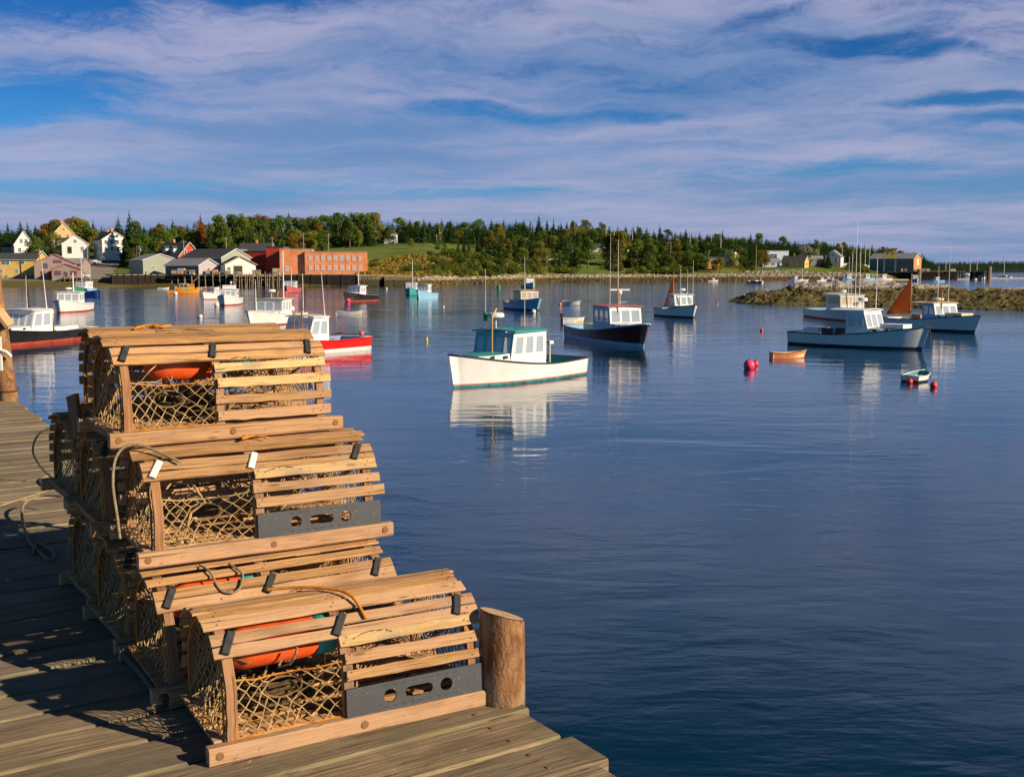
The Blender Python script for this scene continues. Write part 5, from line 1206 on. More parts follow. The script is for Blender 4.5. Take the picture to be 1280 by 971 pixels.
def cabin(o, L, B, sh, x0, x1, roof, wc, fc, rc, base=.3, width=.80, nf=3, ns=2, slant=.28, wt=(.30, .84), trunk=None, tfrac=.5, trunkc=None, trunktop=None, th=.38, over=(.45, .15), portholes=True, glass=None):
    """wheelhouse between x0 (aft) and x1 (front) with windows, roof and trunk cabin ahead of it"""
    gl = glass or M_glass2; w2 = B * width / 2; wf = w2 * .93; e = o; tt = (x1 / L + .5); zt = sh(min(1, tt)); H_ = roof; sole = base; base = zt - .12
    wh = MB(); panes = []
    ws = min(w2 - .03, wd_at(B, max(tt, 0)) * .90)
    q0 = [(x0 + .01, w2 - .02, sole), (x1 - .05, min(wf - .02, ws), min(sole + .45, base - .2)), (x1 - .05, wf - .02, base + .01), (x0 + .01, w2 - .02, base + .01)]
    for sg in (1, -1): wh.add([(a, sg * b, c) for a, b, c in q0], [(0, 1, 2, 3)], wc)
    zb = base; z_sill = zb + (H_ - zb) * wt[0]
    def pan(P, n, m0, gap, mt):
        hs = []; wn = (1 - 2*m0 - gap*(n-1)) / n
        for i in range(n): a = m0 + i * (wn + gap); hs.append((a, a + wn, wt[0], wt[1]))
        at, nrm = wh.panel(P, .05, hs, mt)
        for h in hs: panes.append([at(h[0], h[2]) - nrm*.02, at(h[1], h[2]) - nrm*.02, at(h[1], h[3]) - nrm*.02, at(h[0], h[3]) - nrm*.02])
    xs = x1 - slant
    pan([(x0, -w2, zb), (x1, -wf, zb), (xs, -wf, H_), (x0, -w2, H_)], ns, .10, .10, wc)
    pan([(x1, wf, zb), (x0, w2, zb), (x0, w2, H_), (xs, wf, H_)], ns, .10, .10, wc)
    pan([(x1, -wf, zb), (x1, wf, zb), (xs, wf, H_), (xs, -wf, H_)], nf, .06, .06, fc)
    w_ = wh.build('wheelhouse', e)
    for p in panes:
        g_ = MB(); n_ = (p[1] - p[0]).cross(p[3] - p[0]).normalized() * .012; g_.add([tuple(q + n_) for q in p] + [tuple(q - n_) for q in p], [(0, 1, 2, 3), (7, 6, 5, 4), (0, 4, 5, 1), (1, 5, 6, 2), (2, 6, 7, 3), (3, 7, 4, 0)], gl); g_.build('window', w_)
    r_ = MB(); ra, rb = x0 - over[0], xs + over[1]; wr = w2 + .07; n = 6
    for zz in (0, .07):
        for xx in (ra, rb):
            for j in range(n + 1): yy = -wr + 2*wr*j/n; r_.v.append((xx, yy, H_ + .003 + zz + .09 * (1 - (yy/wr) ** 2)))
    q = n + 1
    for j in range(n):
        r_.face([j, j+1, q+j+1, q+j][::1], rc); r_.face([2*q+j, 3*q+j, 3*q+j+1, 2*q+j+1], rc); r_.face([j, 2*q+j, 2*q+j+1, j+1], rc); r_.face([q+j, q+j+1, 3*q+j+1, 3*q+j], rc)
    r_.face([0, q, 3*q, 2*q], rc); r_.face([n, 2*q+n, 3*q+n, q+n], rc); r_.build('roof', w_)
    inb = MB(); inb.box(((x0 + x1) / 2 + .1, w2 * .4, zb + (z_sill - zb) * .5), (.5, .5, (z_sill - zb)), M_black); inb.box((x1 - .5, 0, z_sill - .1), (.35, wf * 1.7, .06), M_iron); inb.build('console', w_)
    if trunk:
        t = MB(); n = 5; xa, xb = x1 - .02, trunk; tc_ = trunkc or wc; tp_ = trunktop or tc_; pr = []
        for i in range(n + 1):
            s_ = i / n; xx = xa + (xb - xa) * s_; hw = wf * (1 - tfrac * s_ ** 1.8); z0 = sh(min(1, xx / L + .5)) - .08; z1 = zt + th * (1 - .28 * s_); z1 = max(z1, z0 + .12); pr.append([(xx, -hw, z0), (xx, -hw * .96, z1), (xx, 0, z1 + .06), (xx, hw * .96, z1), (xx, hw, z0)])
        for q_ in pr: t.v.extend(q_)
        for i in range(n):
            for j in range(4): t.face([i*5+j, (i+1)*5+j, (i+1)*5+j+1, i*5+j+1][::-1], tp_ if j in (1, 2) else tc_)
        t.face([n*5+j for j in range(5)][::-1], tc_); tk = t.build('trunk_cabin', e)
        if portholes:
            for s_ in (1, -1):
                for k_ in (.28, .62):
                    i = int(k_ * n); a = Vector(pr[i][0 if s_ < 0 else 4]); b = Vector(pr[i][1 if s_ < 0 else 3]); c = a.lerp(b, .6); pm = MB(); pm.box((c.x, c.y + s_ * .012, c.z), (.30, .03, .15), M_black); pm.build('porthole', tk)
    return w2, z_sill
def wd_at(B, t):
    q = 1 if t < .5 else max(0, 1 - ((t - .5) / .5) ** 2.3) ** .78
    return q * B / 2 * (.92 - .30 * max(0, (t - .45) / .55) ** 1.3)
def whip(o, x, y, z0, h, r_=.018, mt=None, lean=(0, 0)):
    m = MB(); m.tube([(x, y, z0 - .1), (x + lean[0]*h, y + lean[1]*h, z0 + h)], [r_, r_*.5], mt or M_whiter, 5); return m.build('antenna', o)
def mast(o, x, y, z0, h, r_=.05, mt=None, name='mast'):
    m = MB(); m.tube([(x, y, z0), (x, y, z0 + h)], [r_, r_*.75], mt or M_mastw, 8); return m.build(name, o)
def radar(o, x, y, z, r_=.3, post=.45, bar=False):
    m = MB(); m.tube([(x, y, z - .1), (x, y, z + post)], .035, M_whiter, 6)
    if bar: m.lathe([(.16, 0), (.17, .18), (.1, .25)], M_whiter, 10, Matrix.Translation((x, y, z + post))); m.beam((x - .1, y - .75, z + post + .32), (x + .1, y + .75, z + post + .32), .10, .12, M_whiter)
    else: m.lathe([(r_*.8, 0), (r_, .05), (r_, .17), (r_*.85, .25), (r_*.3, .28)], M_whiter, 16, Matrix.Translation((x, y, z + post)))
    m.build('radar', o)
def exhaust(o, x, y, z0, h, mt, bend=.0):
    m = MB(); p = [(x, y, z0), (x, y, z0 + h)]
    if bend: p.append((x - bend * .8, y, z0 + h + bend))
    m.tube(p, .052, mt, 8); m.build('exhaust_pipe', o)
def riding_sail(o, x, y, z0, h, foot, mt, fold=0):
    mast(o, x, y, .3, h + z0, .055, M_mastw); m = MB(); nn = 8
    for i in range(nn + 1):
        t = i / nn; zz = z0 + .25 + (h - .45) * t; w_ = foot * (1 - t) + .03; k_ = 5
        for j in range(k_ + 1): s_ = j / k_; m.v.append((x - .07 - w_ * s_, y + .13 * sin(s_ * pi) * (1 - t) + .012, zz - (.15 * s_ * (1-t) if fold == 0 else 0)))
    for i in range(nn):
        for j in range(5): a = i*6+j; m.face([a, a+1, a+7, a+6], mt)
    s_o = m.build('sail', o, smooth=True); md = s_o.modifiers.new('t', 'SOLIDIFY'); md.thickness = .015
    m = MB(); m.tube([(x, y, z0 + .15), (x - foot - .1, y, z0 + .1)], .035, M_mastw, 6); m.build('boom', o)
def gear(o, items):
    for nm, c, sz, mt in items: m = MB(); m.box(c, sz, mt); m.build(nm, o)
M_mastw = paint('varnished_spar', (.45, .24, .08), .45, .2, 4)
M_spar = paint('aluminium_spar', (.72, .72, .70), .4, .1, 3)
M_teal = paint('teal_deck_paint', (.05, .33, .36), .5, .12, 2)
M_tealb = paint('worn_teal_bottom', (.03, .20, .24), .6, .5, 2.5)
M_bluel = paint('pale_blue_paint', (.30, .55, .72), .45, .08, 2)
M_blued = paint('blue_grey_trim', (.16, .32, .50), .5, .1, 2)
M_redh = paint('bright_red_hull', (.66, .018, .014), .3, .08, 1)
M_redb = paint('red_bottom_paint', (.40, .06, .03), .6, .3, 3)
M_orange = paint('orange_stripe', (.72, .16, .04), .5, .1, 3)
M_maroon = paint('maroon_hull', (.085, .010, .010), .3, .12, 1)
M_blackh = paint('black_hull', (.018, .018, .020), .3, .2, 1)
M_pink = paint('faded_red_hull', (.50, .12, .13), .4, .12, 1)
M_green = paint('green_hull', (.04, .22, .10), .4, .1, 1)
M_blueh = paint('blue_hull', (.13, .22, .60), .4, .1, 1)
M_yell = paint('yellow_work_paint', (.72, .34, .02), .5, .2, 1.5, dirt=.4)
M_sail = paint('tan_sailcloth', (.64, .24, .045), .85, .12, 1.5)
def _sail(g, b):
    tc = g.node('ShaderNodeTexCoord').outputs['Object']; c = g.mix(g.noise(tc, 2, 4), (.58, .19, .035), (.72, .28, .06))
    g.put(b.inputs['Base Color'], c); b.inputs['Roughness'].default_value = .85
    g.leaf = g.node('ShaderNodeMixShader', {0: .45, 1: b.outputs[0], 2: g.node('ShaderNodeBsdfTranslucent', {'Color': c}).outputs[0]}).outputs[0]
M_sail = mat('tan_canvas_sail', _sail)
M_cream = paint('cream_paint', (.70, .55, .32), .5, .1, 2)
M_orangeb = paint('orange_dinghy', (.78, .26, .12), .45, .12, 2)
M_dkb = paint('dark_bottom_paint', (.02, .025, .03), .6, .3, 3)
M_lightb = paint('light_blue_hull', (.25, .50, .72), .4, .08, 1)
def place(u, v, heading, name, label, cat='boat', group=None):
    p = W(u, v, 0); return thing(name, (p.x, p.y, 0), R(heading), label, cat, group)
def place2(bow, stern, B, side, name, label, cat='boat', group=None, wl=.8):
    """bow stem and near stern corner given as waterline pixels; side +1 when the port side faces us"""
    b = W(*bow); c = W(*stern); h = B / 2 * wl; ctr = c.copy()
    for _ in range(12): d_ = (b - ctr).normalized(); left = Vector((-d_.y, d_.x, 0)); ctr = c - left * side * h
    mid = (b + ctr) / 2; L = (b - ctr).length; return thing(name, (mid.x, mid.y, 0), math.atan2(d_.y, d_.x), label, cat, group), L
M_tealf = paint('pale_teal_panel', (.16, .44, .52), .45, .1, 2)
LG = 'lobster boats on their moorings'
# 1 the white boat with the teal wheelhouse front
o, L = place2((567, 484.5), (733, 468), 3.0, 1, 'lobster_boat', 'white lobster boat with teal decks and tall bent exhaust, alone in open water', 'boat', LG)
sh, wd, pt = hull(o, L, 3.1, (1.62, .88, .95), M_white, M_tealb, M_tealb, M_teal, M_black, tc=.44, rake=.035, stripe=M_orange, inner=M_teal, bh=.11)
cabin(o, L, 3.1, sh, -L*.10, L*.20, 2.50, M_white, M_tealf, M_teal, width=.84, nf=4, ns=3, slant=.3, trunk=L*.36, trunktop=M_teal, th=.36, tfrac=.6, over=(.02, .12), glass=M_glass2)
exhaust(o, L*.225, .25, 1.2, 2.05, M_mastw, .42); radar(o, L*.12, -.3, 2.55, .42, .62); whip(o, L*.13, -.9, 2.6, 3.0); whip(o, -L*.02, .5, 2.6, 3.6)
m = MB(); m.lathe([(.02, 0), (.11, .05), (.11, .42), (.02, .48)], M_green, 10, Matrix.Translation((L*.13, -.9, 3.0))); m.build('green_lamp', o)
m = MB(); m.tube([(-L*.24, .55, .3), (-L*.24, .55, 1.75)], .05, M_cream, 8); m.box((-L*.24, .55, 1.82), (.34, .26, .16), M_whiter); m.build('hauler_post', o)
gear(o, [('bait_box', (-L*.17, -.3, .58), (.7, .6, .5), M_teal), ('crate', (-L*.30, -.5, .52), (.6, .5, .4), M_blued)])
m = MB()
for s_ in (1, -1): m.tube([(L*.13, s_*.9, 2.72), (L*.02, s_*.9, 2.72)], .022, M_black, 6)
m.build('grab_rail', o)
# 2 maroon boat
o, L = place2((804, 434), (706, 421), 3.3, -1, 'lobster_boat', 'maroon lobster boat with pale blue trim and bar radar', 'boat', LG)
sh, wd, pt = hull(o, L, 3.4, (1.75, .90, 1.0), M_maroon, M_bluel, M_bluel, M_whiter, M_bluel, tc=.50, rake=.06, bh=.2, inner=M_bluel, rail_r=.07)
cabin(o, L, 3.4, sh, L*.0, L*.26, 2.75, M_bluel, M_whiter, M_pink, nf=3, ns=3, slant=.3, trunk=L*.38, trunkc=M_whiter, th=.25, over=(.3, .15)); radar(o, L*.14, .1, 2.95, .3, .75, True); exhaust(o, L*.24, -.6, 1.8, 2.4, M_mastw)
whip(o, -L*.02, .8, 1.3, 6.6, .035); whip(o, L*.16, -.8, 3.0, 5.2, .02); gear(o, [('engine_box', (-L*.22, 0, 1.0), (2.2, 1.3, .5), M_cream)])
m = MB(); m.tube([(-L*.01, .8, 3.0), (-L*.09, 1.9, 3.0)], .05, M_blued, 6); m.build('outrigger', o)
# 3 right hand boat, large
o, L = place2((1152, 437), (985, 430), 3.4, -1, 'lobster_boat', 'long white lobster boat lying broadside near the right, its side in blue shade', 'boat', LG)
sh, wd, pt = hull(o, L, 3.6, (1.65, .90, .95), M_white, M_dkb, M_dkb, M_bluel, M_black, tc=.45, rake=.06, bh=.12, inner=M_white)
cabin(o, L, 3.6, sh, -L*.02, L*.16, 2.6, M_whiter, M_white, M_whiter, nf=3, ns=2, slant=.45, trunk=L*.36, th=.28, tfrac=.5, over=(1.3, .1))
whip(o, L*.10, .8, 2.6, 3.8, .035); whip(o, L*.02, -.9, 2.6, 6.4, .03); whip(o, -L*.04, .9, 2.5, 5.0, .03); radar(o, L*.02, .3, 2.65, .34, .6); radar(o, -L*.04, .5, 2.6, .25, .3)
gear(o, [('white_hatch', (L*.30, 0, 1.58), (1.7, 1.4, .28), M_whiter), ('bait_barrel', (-L*.13, -.7, .8), (.7, .6, 1.1), M_lightb), ('dark_crate', (-L*.08, -.9, .85), (.7, .6, 1.0), M_black), ('dark_crate', (-L*.19, -.8, .85), (.9, .5, .9), M_black), ('stern_locker', (-L*.34, 0, .95), (1.3, 1.6, .62), M_whiter)])
# 4 right hand boat with tan sail
o, L = place2((1218, 416), (1096, 409), 3.4, -1, 'lobster_boat', 'white lobster boat with a rust coloured riding sail, behind the long white one', 'boat', LG)
sh, wd, pt = hull(o, L, 3.6, (1.6, .98, 1.0), M_white, M_dkb, M_dkb, M_bluel, M_black, tc=.5, rake=.07, bh=.16, inner=M_white)
cabin(o, L, 3.6, sh, L*.05, L*.20, 2.45, M_bluel, M_whiter, M_cream, nf=3, ns=2, slant=.3, trunk=L*.33, trunkc=M_whiter, th=.3, over=(1.5, .1)); radar(o, L*.09, 0, 2.5, .5, .2); exhaust(o, L*.18, -.5, 1.3, 2.4, M_mastw)
riding_sail(o, -L*.23, 0, 1.15, 3.7, 3.1, M_sail); whip(o, L*.12, .9, 2.4, 5.6, .03); whip(o, L*.0, .9, 2.3, 3.6, .03)
gear(o, [('hatch', (L*.33, 0, 1.55), (1.9, 1.4, .25), M_cream), ('engine_box', (-L*.15, .2, .9), (.9, .9, .9), M_mastw)])
# 5 boat behind with white shelter
o, L = place2((1078, 403), (1005, 395), 3.3, -1, 'lobster_boat', 'white boat with blank sunlit shelter side, partly hidden by the long boat', 'boat', LG)
sh, wd, pt = hull(o, L, 3.5, (1.5, .95, .95), M_white, M_redb, M_redb, M_bluel, M_bluel, tc=.5, rake=.05, bh=.1, inner=M_bluel)
cabin(o, L, 3.5, sh, L*.02, L*.30, 2.75, M_white, M_white, M_whiter, nf=2, ns=1, slant=.1, trunk=L*.4, th=.2, over=(1.6, .0), wt=(.40, .88), glass=M_cream); radar(o, L*.1, 0, 2.8, .4, .2); mast(o, -L*.02, 0, .5, 6.6, .05, M_redb)
for dx, hh in ((L*.2, 3.6), (L*.30, 5.4), (L*.36, 5.9)): whip(o, dx, -.5, 1.5, hh, .04)
m = MB(); m.tube([(-L*.30, 0, 1.2), (-L*.06, 0, 6.4)], .03, M_iron, 5); m.tube([(-L*.12, .4, 1.2), (-L*.14, .4, 4.5)], .05, M_iron, 5); m.build('derrick', o)
# 6 blue-white with small tan sail, centre right
o, L = place2((866, 397.5), (818, 394.5), 3.0, -1, 'lobster_boat', 'blue white lobster boat with narrow tan sail at its stern, upper centre', 'boat', LG)
sh, wd, pt = hull(o, L, 3.2, (1.6, .9, .95), M_lightw, M_dkb, M_dkb, M_bluel, M_black, tc=.5, rake=.08, bh=.14, inner=M_bluel) if 'M_lightw' in globals() else hull(o, L, 3.2, (1.55, .9, .95), M_white, M_dkb, M_dkb, M_bluel, M_black, tc=.5, rake=.08, bh=.14)
cabin(o, L, 3.2, sh, L*.0, L*.22, 2.55, M_whiter, M_whiter, M_whiter, nf=3, ns=2, slant=.3, trunk=L*.36, th=.2); radar(o, L*.12, 0, 2.6, .45, .45); exhaust(o, L*.22, -.6, 1.3, 2.4, M_mastw); riding_sail(o, -L*.16, 0, 1.0, 4.0, 2.3, M_sail)
whip(o, L*.08, .9, 2.5, 3, .03); whip(o, L*.24, 1.0, 1.6, 5, .035); whip(o, L*.28, -.8, 1.6, 4.4, .03)
# 7 blue boat with cream cabin
o, L = place2((671, 388.7), (630, 385.5), 3.2, -1, 'lobster_boat', 'blue boat with cream cabin and short mast in the upper centre', 'boat', LG)
sh, wd, pt = hull(o, L, 3.4, (1.75, 1.0, 1.05), M_lightb, M_dkb, M_dkb, M_cream, M_blued, tc=.45, rake=.1, bh=.15, inner=M_cream)
cabin(o, L, 3.4, sh, -L*.05, L*.22, 2.6, M_cream, M_cream, M_mastw, nf=3, ns=3, slant=.1, trunk=L*.3, th=.2); mast(o, L*.02, 0, 2.6, 2.6, .10, M_mastw); whip(o, L*.2, .8, 2.6, 2.6, .04, M_yell); gear(o, [('net_heap', (-L*.28, 0, 1.1), (2.4, 1.8, .5), M_mastw)])
# 8 red boat
o, L = place2((306, 447.5), (464, 437), 3.2, 1, 'lobster_boat', 'bright red lobster boat with white wheelhouse behind the trap stack', 'boat', LG)
sh, wd, pt = hull(o, L, 3.3, (1.5, .86, .92), M_redh, M_whiter, M_tealb, M_whiter, M_whiter, tc=.42, rake=.04, bh=.22, stripe=M_whiter, inner=M_blued, rail_r=.05)
cabin(o, L, 3.3, sh, -L*.10, L*.08, 2.4, M_white, M_white, M_whiter, nf=4, ns=2, slant=.55, trunk=L*.30, th=.35, over=(.05, .15)); whip(o, L*.03, .3, 2.4, 2.9, .035); whip(o, -L*.09, 1.1, 2.2, 3.2, .035, lean=(.09, 0))
exhaust(o, L*.10, .9, 1.3, 1.5, M_rust, .2); exhaust(o, L*.15, .7, 1.3, 1.3, M_rust, .1)
m = MB(); m.lathe([(.3, 0), (.33, .4), (.3, .8)], M_blueh, 14, Matrix.Translation((-L*.14, .5, .4))); m.build('blue_barrel', o)
m = MB(); m.ball((-L*.475, .6, 1.12), .18, M_pink); m.build('stern_float', o); m = MB(); m.tube([(-L*.2, .9, 1.1), (-L*.3, .1, 1.25), (-L*.42, -.5, 1.1)], .03, M_black, 5); m.build('gaff', o)
# 9 black boat at the left edge
o, L = place2((-40, 436.5), (124, 422), 3.2, 1, 'lobster_boat', 'black hulled boat with white cabin and red bottom at the far left edge', 'boat', LG)
sh, wd, pt = hull(o, L, 3.3, (1.5, .86, .9), M_blackh, M_redb, M_redb, M_whiter, M_whiter, tc=.45, rake=.04, bh=.18, inner=M_whiter)
cabin(o, L, 3.3, sh, -L*.06, L*.12, 2.5, M_white, M_white, M_whiter, nf=4, ns=2, slant=.6, trunk=L*.36, th=.35, over=(.05, .5)); whip(o, -L*.04, 1.1, 2.3, 3.9, .05, lean=(.10, 0)); whip(o, L*.04, .2, 2.5, 2.6, .03); gear(o, [('bait_barrel', (-L*.10, .6, .95), (.5, .5, 1.2), M_iron), ('low_hatch', (-L*.24, 0, 1.0), (3.0, 1.6, .25), M_white)])
m = MB(); m.lathe([(.05, 0), (.13, .2), (.16, 1.0), (.06, 1.9)], M_iron, 8, Matrix.Translation((L*.02, .2, 2.5))); m.build('furled_flag', o)
# 10 white boat, bow on, left
o = place(90, 389.3, 275, 'lobster_boat', 'white lobster boat seen bow on, left of the trap stack', 'boat', LG); L = 9.5
sh, wd, pt = hull(o, L, 3.6, (1.7, 1.0, 1.0), M_white, M_redb, M_redb, M_whiter, M_whiter, tc=.45, rake=.06, bh=.12)
cabin(o, L, 3.6, sh, -L*.05, L*.16, 2.5, M_whiter, M_white, M_whiter, width=.84, nf=3, ns=2, slant=.2, trunk=L*.36, th=.2); radar(o, L*.05, -.2, 2.55, .45, .35); mast(o, L*.0, .3, 2.5, 2.6, .09, M_whiter)
# 11 white bow-on boat near the wharf
o = place(287, 380.8, 275, 'lobster_boat', 'white lobster boat with stepped cabin seen bow on before the wharf', 'boat', LG); L = 9
sh, wd, pt = hull(o, L, 3.4, (1.75, 1.0, 1.0), M_white, M_redb, M_redb, M_whiter, M_whiter, tc=.45, rake=.07, bh=.12)
cabin(o, L, 3.4, sh, -L*.05, L*.16, 2.35, M_whiter, M_white, M_whiter, width=.8, nf=3, ns=2, slant=.2, trunk=L*.36, th=.2); gear(o, [('flying_bridge', (0, 0, 2.75), (1.6, 1.8, .6), M_whiter)]); radar(o, 0, .3, 3.05, .2, .3)
o = place(269, 374, 245, 'motor_boat', 'small white boat with orange trim tucked behind the stepped cabin boat', 'boat'); L = 6
sh, wd, pt = hull(o, L, 2.4, (1.5, .95, .9), M_white, M_redb, M_redb, M_cream, M_orange, tc=.5, bh=.1); cabin(o, L, 2.4, sh, 0, 1.4, 2.0, M_whiter, M_whiter, M_whiter, nf=2, ns=1)
# 12 white boat with radar
o = place(342, 405, 257, 'lobster_boat', 'white boat with cream trim and high radar just above the trap stack', 'boat', LG); L = 10.2
sh, wd, pt = hull(o, L, 3.7, (1.6, 1.0, 1.0), M_white, M_redb, M_redb, M_cream, M_cream, tc=.45, rake=.06, bh=.1)
cabin(o, L, 3.7, sh, -L*.10, L*.10, 2.5, M_whiter, M_whiter, M_cream, width=.84, nf=3, ns=3, slant=.15, trunk=L*.34, th=.2); radar(o, L*.03, 0, 2.5, .42, .75); exhaust(o, L*.0, .5, 2.4, .6, M_mastw, .3); mast(o, -L*.10, .7, 1.0, 6.4, .08, M_whiter); whip(o, L*.16, -1.1, 1.6, 2.8, .06)
m = MB(); m.ball((-L*.16, 1.3, 1.5), .3, M_whiter); m.build('white_float', o)
# 13 pink hull, black hull, teal and light blue pairs further out
def far_boat(u, v, hd, L, B, hc, boot, wc, label, fb=(1.7, 1.0, 1.0), roof=2.6, wh=(0, .0), nf=3, ns=2, mastm=None, tall=0, trim=None, x0=-.02, x1=.20):
    o = place(u, v, hd, 'lobster_boat', label, 'boat', LG); sh, wd, pt = hull(o, L, B, fb, hc, boot, boot, M_whiter, trim or M_whiter, tc=.45, rake=.07, bh=.14)
    cabin(o, L, B, sh, L*x0, L*x1, roof, wc, wc, M_whiter, width=.8, nf=nf, ns=ns, slant=.2, trunk=L*.36, th=.22)
    if tall: mast(o, L*.05, .2, roof, tall, .08, mastm or M_whiter)
    return o
far_boat(364, 366, 268, 8, 3.6, M_pink, M_redb, M_whiter, 'faded red hulled boat with white cabin lying before the black wharf', tall=3.5)
far_boat(449, 376.2, 243, 8.2, 3.4, M_blackh, M_redb, M_whiter, 'small black hulled boat with white cabin near the stone wharf', tall=2.2)
far_boat(515, 369.2, 268, 7.5, 2.9, M_teal, M_tealb, M_whiter, 'teal hulled boat, left of the moored pair in the distance', tall=5)
far_boat(532.5, 373.3, 250, 6.5, 2.6, M_lightb, M_bluel, M_whiter, 'light blue hulled boat, right of the moored pair in the distance')
far_boat(103, 366.5, 262, 8, 3.3, M_green, M_green, M_whiter, 'green hulled boat with long white cabin off the mudflat', tall=6, x0=-.3, x1=.1, ns=4)
far_boat(661, 360, 290, 6.5, 3.2, M_bluel, M_redb, M_whiter, 'small white and pale blue boat beyond the cream cabin boat', x0=-.1)
o = place(113.5, 371, 318, 'motor_boat', 'low bright blue boat right of the green one', 'boat'); sh, wd, pt = hull(o, 7.4, 2.6, (1.4, 1.0, 1.0), M_blueh, M_blueh, M_redb, M_bluel, M_bluel, tc=.35, bh=.1); cabin(o, 7.4, 2.6, sh, -.3, .7, 1.6, M_blueh, M_blueh, M_bluel, nf=2, ns=1, wt=(.6, .9)); whip(o, .2, 0, 1.5, 3.5, .04)
# yellow work barge
o = place(230, 367, 8, 'work_barge', 'yellow orange work barge with cabin, crane boom and blue drum before the wharf', 'barge'); L = 9.4
sh, wd, pt = hull(o, L, 3.6, (1.5, 1.0, 1.0), M_yell, M_orange, M_redb, M_yell, M_yell, tc=.1, rake=.05, bh=.18, stern=.95)
o.scale = (.72, .72, .8)
m = MB(); m.box((.2, 0, 1.9), (2.6, 2.4, 1.9), M_tealw); m.build('cabin', o)
for yy in (-.6, .6): m = MB(); m.box((.2 + yy, -1.22, 2.2), (.8, .06, .7), M_black); m.build('window', o)
m = MB(); m.beam((-2.6, -1.0, 1.2), (3.4, -1.0, 2.6), .5, .45, M_yell); m.beam((1.6, -.6, 1.4), (3.2, -.4, 2.2), .6, .6, M_yell); m.build('crane_boom', o)
m = MB(); m.lathe([(.5, 0), (.5, 1.0)], M_blueh, 12, Matrix.Translation((-2.6, -.6, 1.1))); m.ball((-2.0, -.5, 1.5), .5, M_orange); m.build('drum', o); mast(o, .2, 0, 2.8, 1.9, .06, M_orange)
gear(o, [('generator', (2.6, .3, 1.5), (1.2, 1.2, .9), M_yell), ('coil_heap', (-1.2, -.9, 1.3), (1.4, .8, .6), M_orange)])
# ---- dinghies
def dinghy(u, v, hd, L, B, hc, ic, trim, label, fb=(.50, .32, .36), motor=False, bot=None):
    o = place(u, v, hd, 'dinghy', label, 'dinghy', 'small open boats'); hull(o, L, B, fb, hc, bot or hc, bot or hc, ic, trim, tc=.93, rake=.07, sole=.06, inner=ic, rail_r=.025, bh=.05)
    for k_ in (-.22, .12): m = MB(); m.box((L * k_, 0, .24), (.18, B * .86, .04), trim); m.build('thwart', o)
    if motor: m = MB(); m.box((-L*.5 - .08, 0, .78), (.32, .26, .42), M_black); m.box((-L*.5 - .12, 0, .3), (.12, .12, .7), M_black); m.build('outboard', o)
    return o
dinghy(984.5, 447, 5, 2.15, .95, M_orangeb, M_cream, M_mastw, 'orange wooden dinghy left of the long white boat', bot=M_orangeb)
dinghy(1146, 476, 50, 2.0, 1.1, M_whiter, M_teal, M_whiter, 'little white tender with teal inside between two red floats', bot=M_blackh)
dinghy(437, 393, 352, 3.2, 1.0, M_whiter, M_cream, M_whiter, 'long white rowing boat below the black hulled boat')
dinghy(714, 381.5, 335, 2.9, 1.2, M_whiter, M_white, M_whiter, 'white skiff with bow post in the upper centre', fb=(.75, .6, .65), motor=False)
o = dinghy(716, 403.5, 8, 2.2, 1.1, M_whiter, M_yelw, M_yelw, 'cream tender with outboard tied behind the maroon boat', fb=(.6, .5, .5), motor=True)
dinghy(204.5, 361.2, 0, 3.0, 1.3, M_whiter, M_white, M_whiter, 'white rowing boat beside the dark wharf, left of the barge')
for u, lb in ((252, 'white skiff under the wharf, leftmost of three'), (258.5, 'orange skiff under the wharf, middle of three'), (268, 'pale skiff under the wharf, right of three')):
    dinghy(u, 360.5, 0, 2.6, 1.2, M_orangeb if u == 258.5 else M_whiter, M_cream, M_cream, lb)
# ---- sailboats
def sailboat(u, v, hd, L, hc, label, mh, Y=None, z=0., boom=True, mt=None, ashore=False, name='sailboat', furl=None):
    o = place(u, v, hd, name, label, 'sailboat') if Y is None else thing(name, (X(u, Y), Y, z), R(hd), label, 'sailboat')
    if Y is not None: tag(o, None, 'sailboat')
    sh, wd, pt = hull(o, L, L*.31, (L*.14, L*.10, L*.10), hc, M_whiter, M_dkb, M_whiter, M_whiter, tc=.25, rake=.10, stern=.6, bh=.1)
    m = MB(); m.box((L*.03, 0, L*.12), (L*.32, L*.17, L*.07), M_whiter); m.build('cabin', o); mast(o, L*.08, 0, .3, mh, max(.13, L*.019), mt or M_spar)
    if boom: m = MB(); m.tube([(L*.08, 0, L*.2), (-L*.32, 0, L*.2)], L*.014, furl or M_whiter, 7); m.build('boom', o)
    m = MB()
    for a in ((L*.55, 0), (-L*.48, 0), (L*.06, L*.14), (L*.06, -L*.14)): m.tube([(a[0], a[1], L*.12), (L*.08, 0, mh)], .012, M_iron, 3)
    m.build('rigging', o); return o
sailboat(943, 354.5, 300, 7.6, M_orange, 'orange hulled sloop with varnished mast before the right village', 14.5 , mt=M_mastw)
sailboat(951, 353.5, 250, 6, M_whiter, 'small white boat hidden behind the orange sloop', 3.2, boom=False)
sailboat(1001, 351.8, 10, 6.5, M_whiter, 'little white sloop off the yellow cottage', 5.5, boom=False)
sailboat(1220, 348.5, 190, 12, M_whiter, 'tall white sloop beside the separate dark pier head', 0.1, boom=True) if 0 else None
sailboat(1222, 348.2, 200, 10, M_whiter, 'white sloop just right of the separate pier head with sloping stay', 15)
sailboat(1256, 347.5, 120, 9, M_whiter, 'white sloop moored far out at the right edge', 14.5)
sailboat(1211, 346.5, 30, 11, M_blackh, 'tall masted yacht partly behind the separate pier head', 21)
sailboat(1181, 344.8, 10, 10, M_whiter, 'white hulled yacht showing beyond the long outer pier', 14, Y=900, z=0)
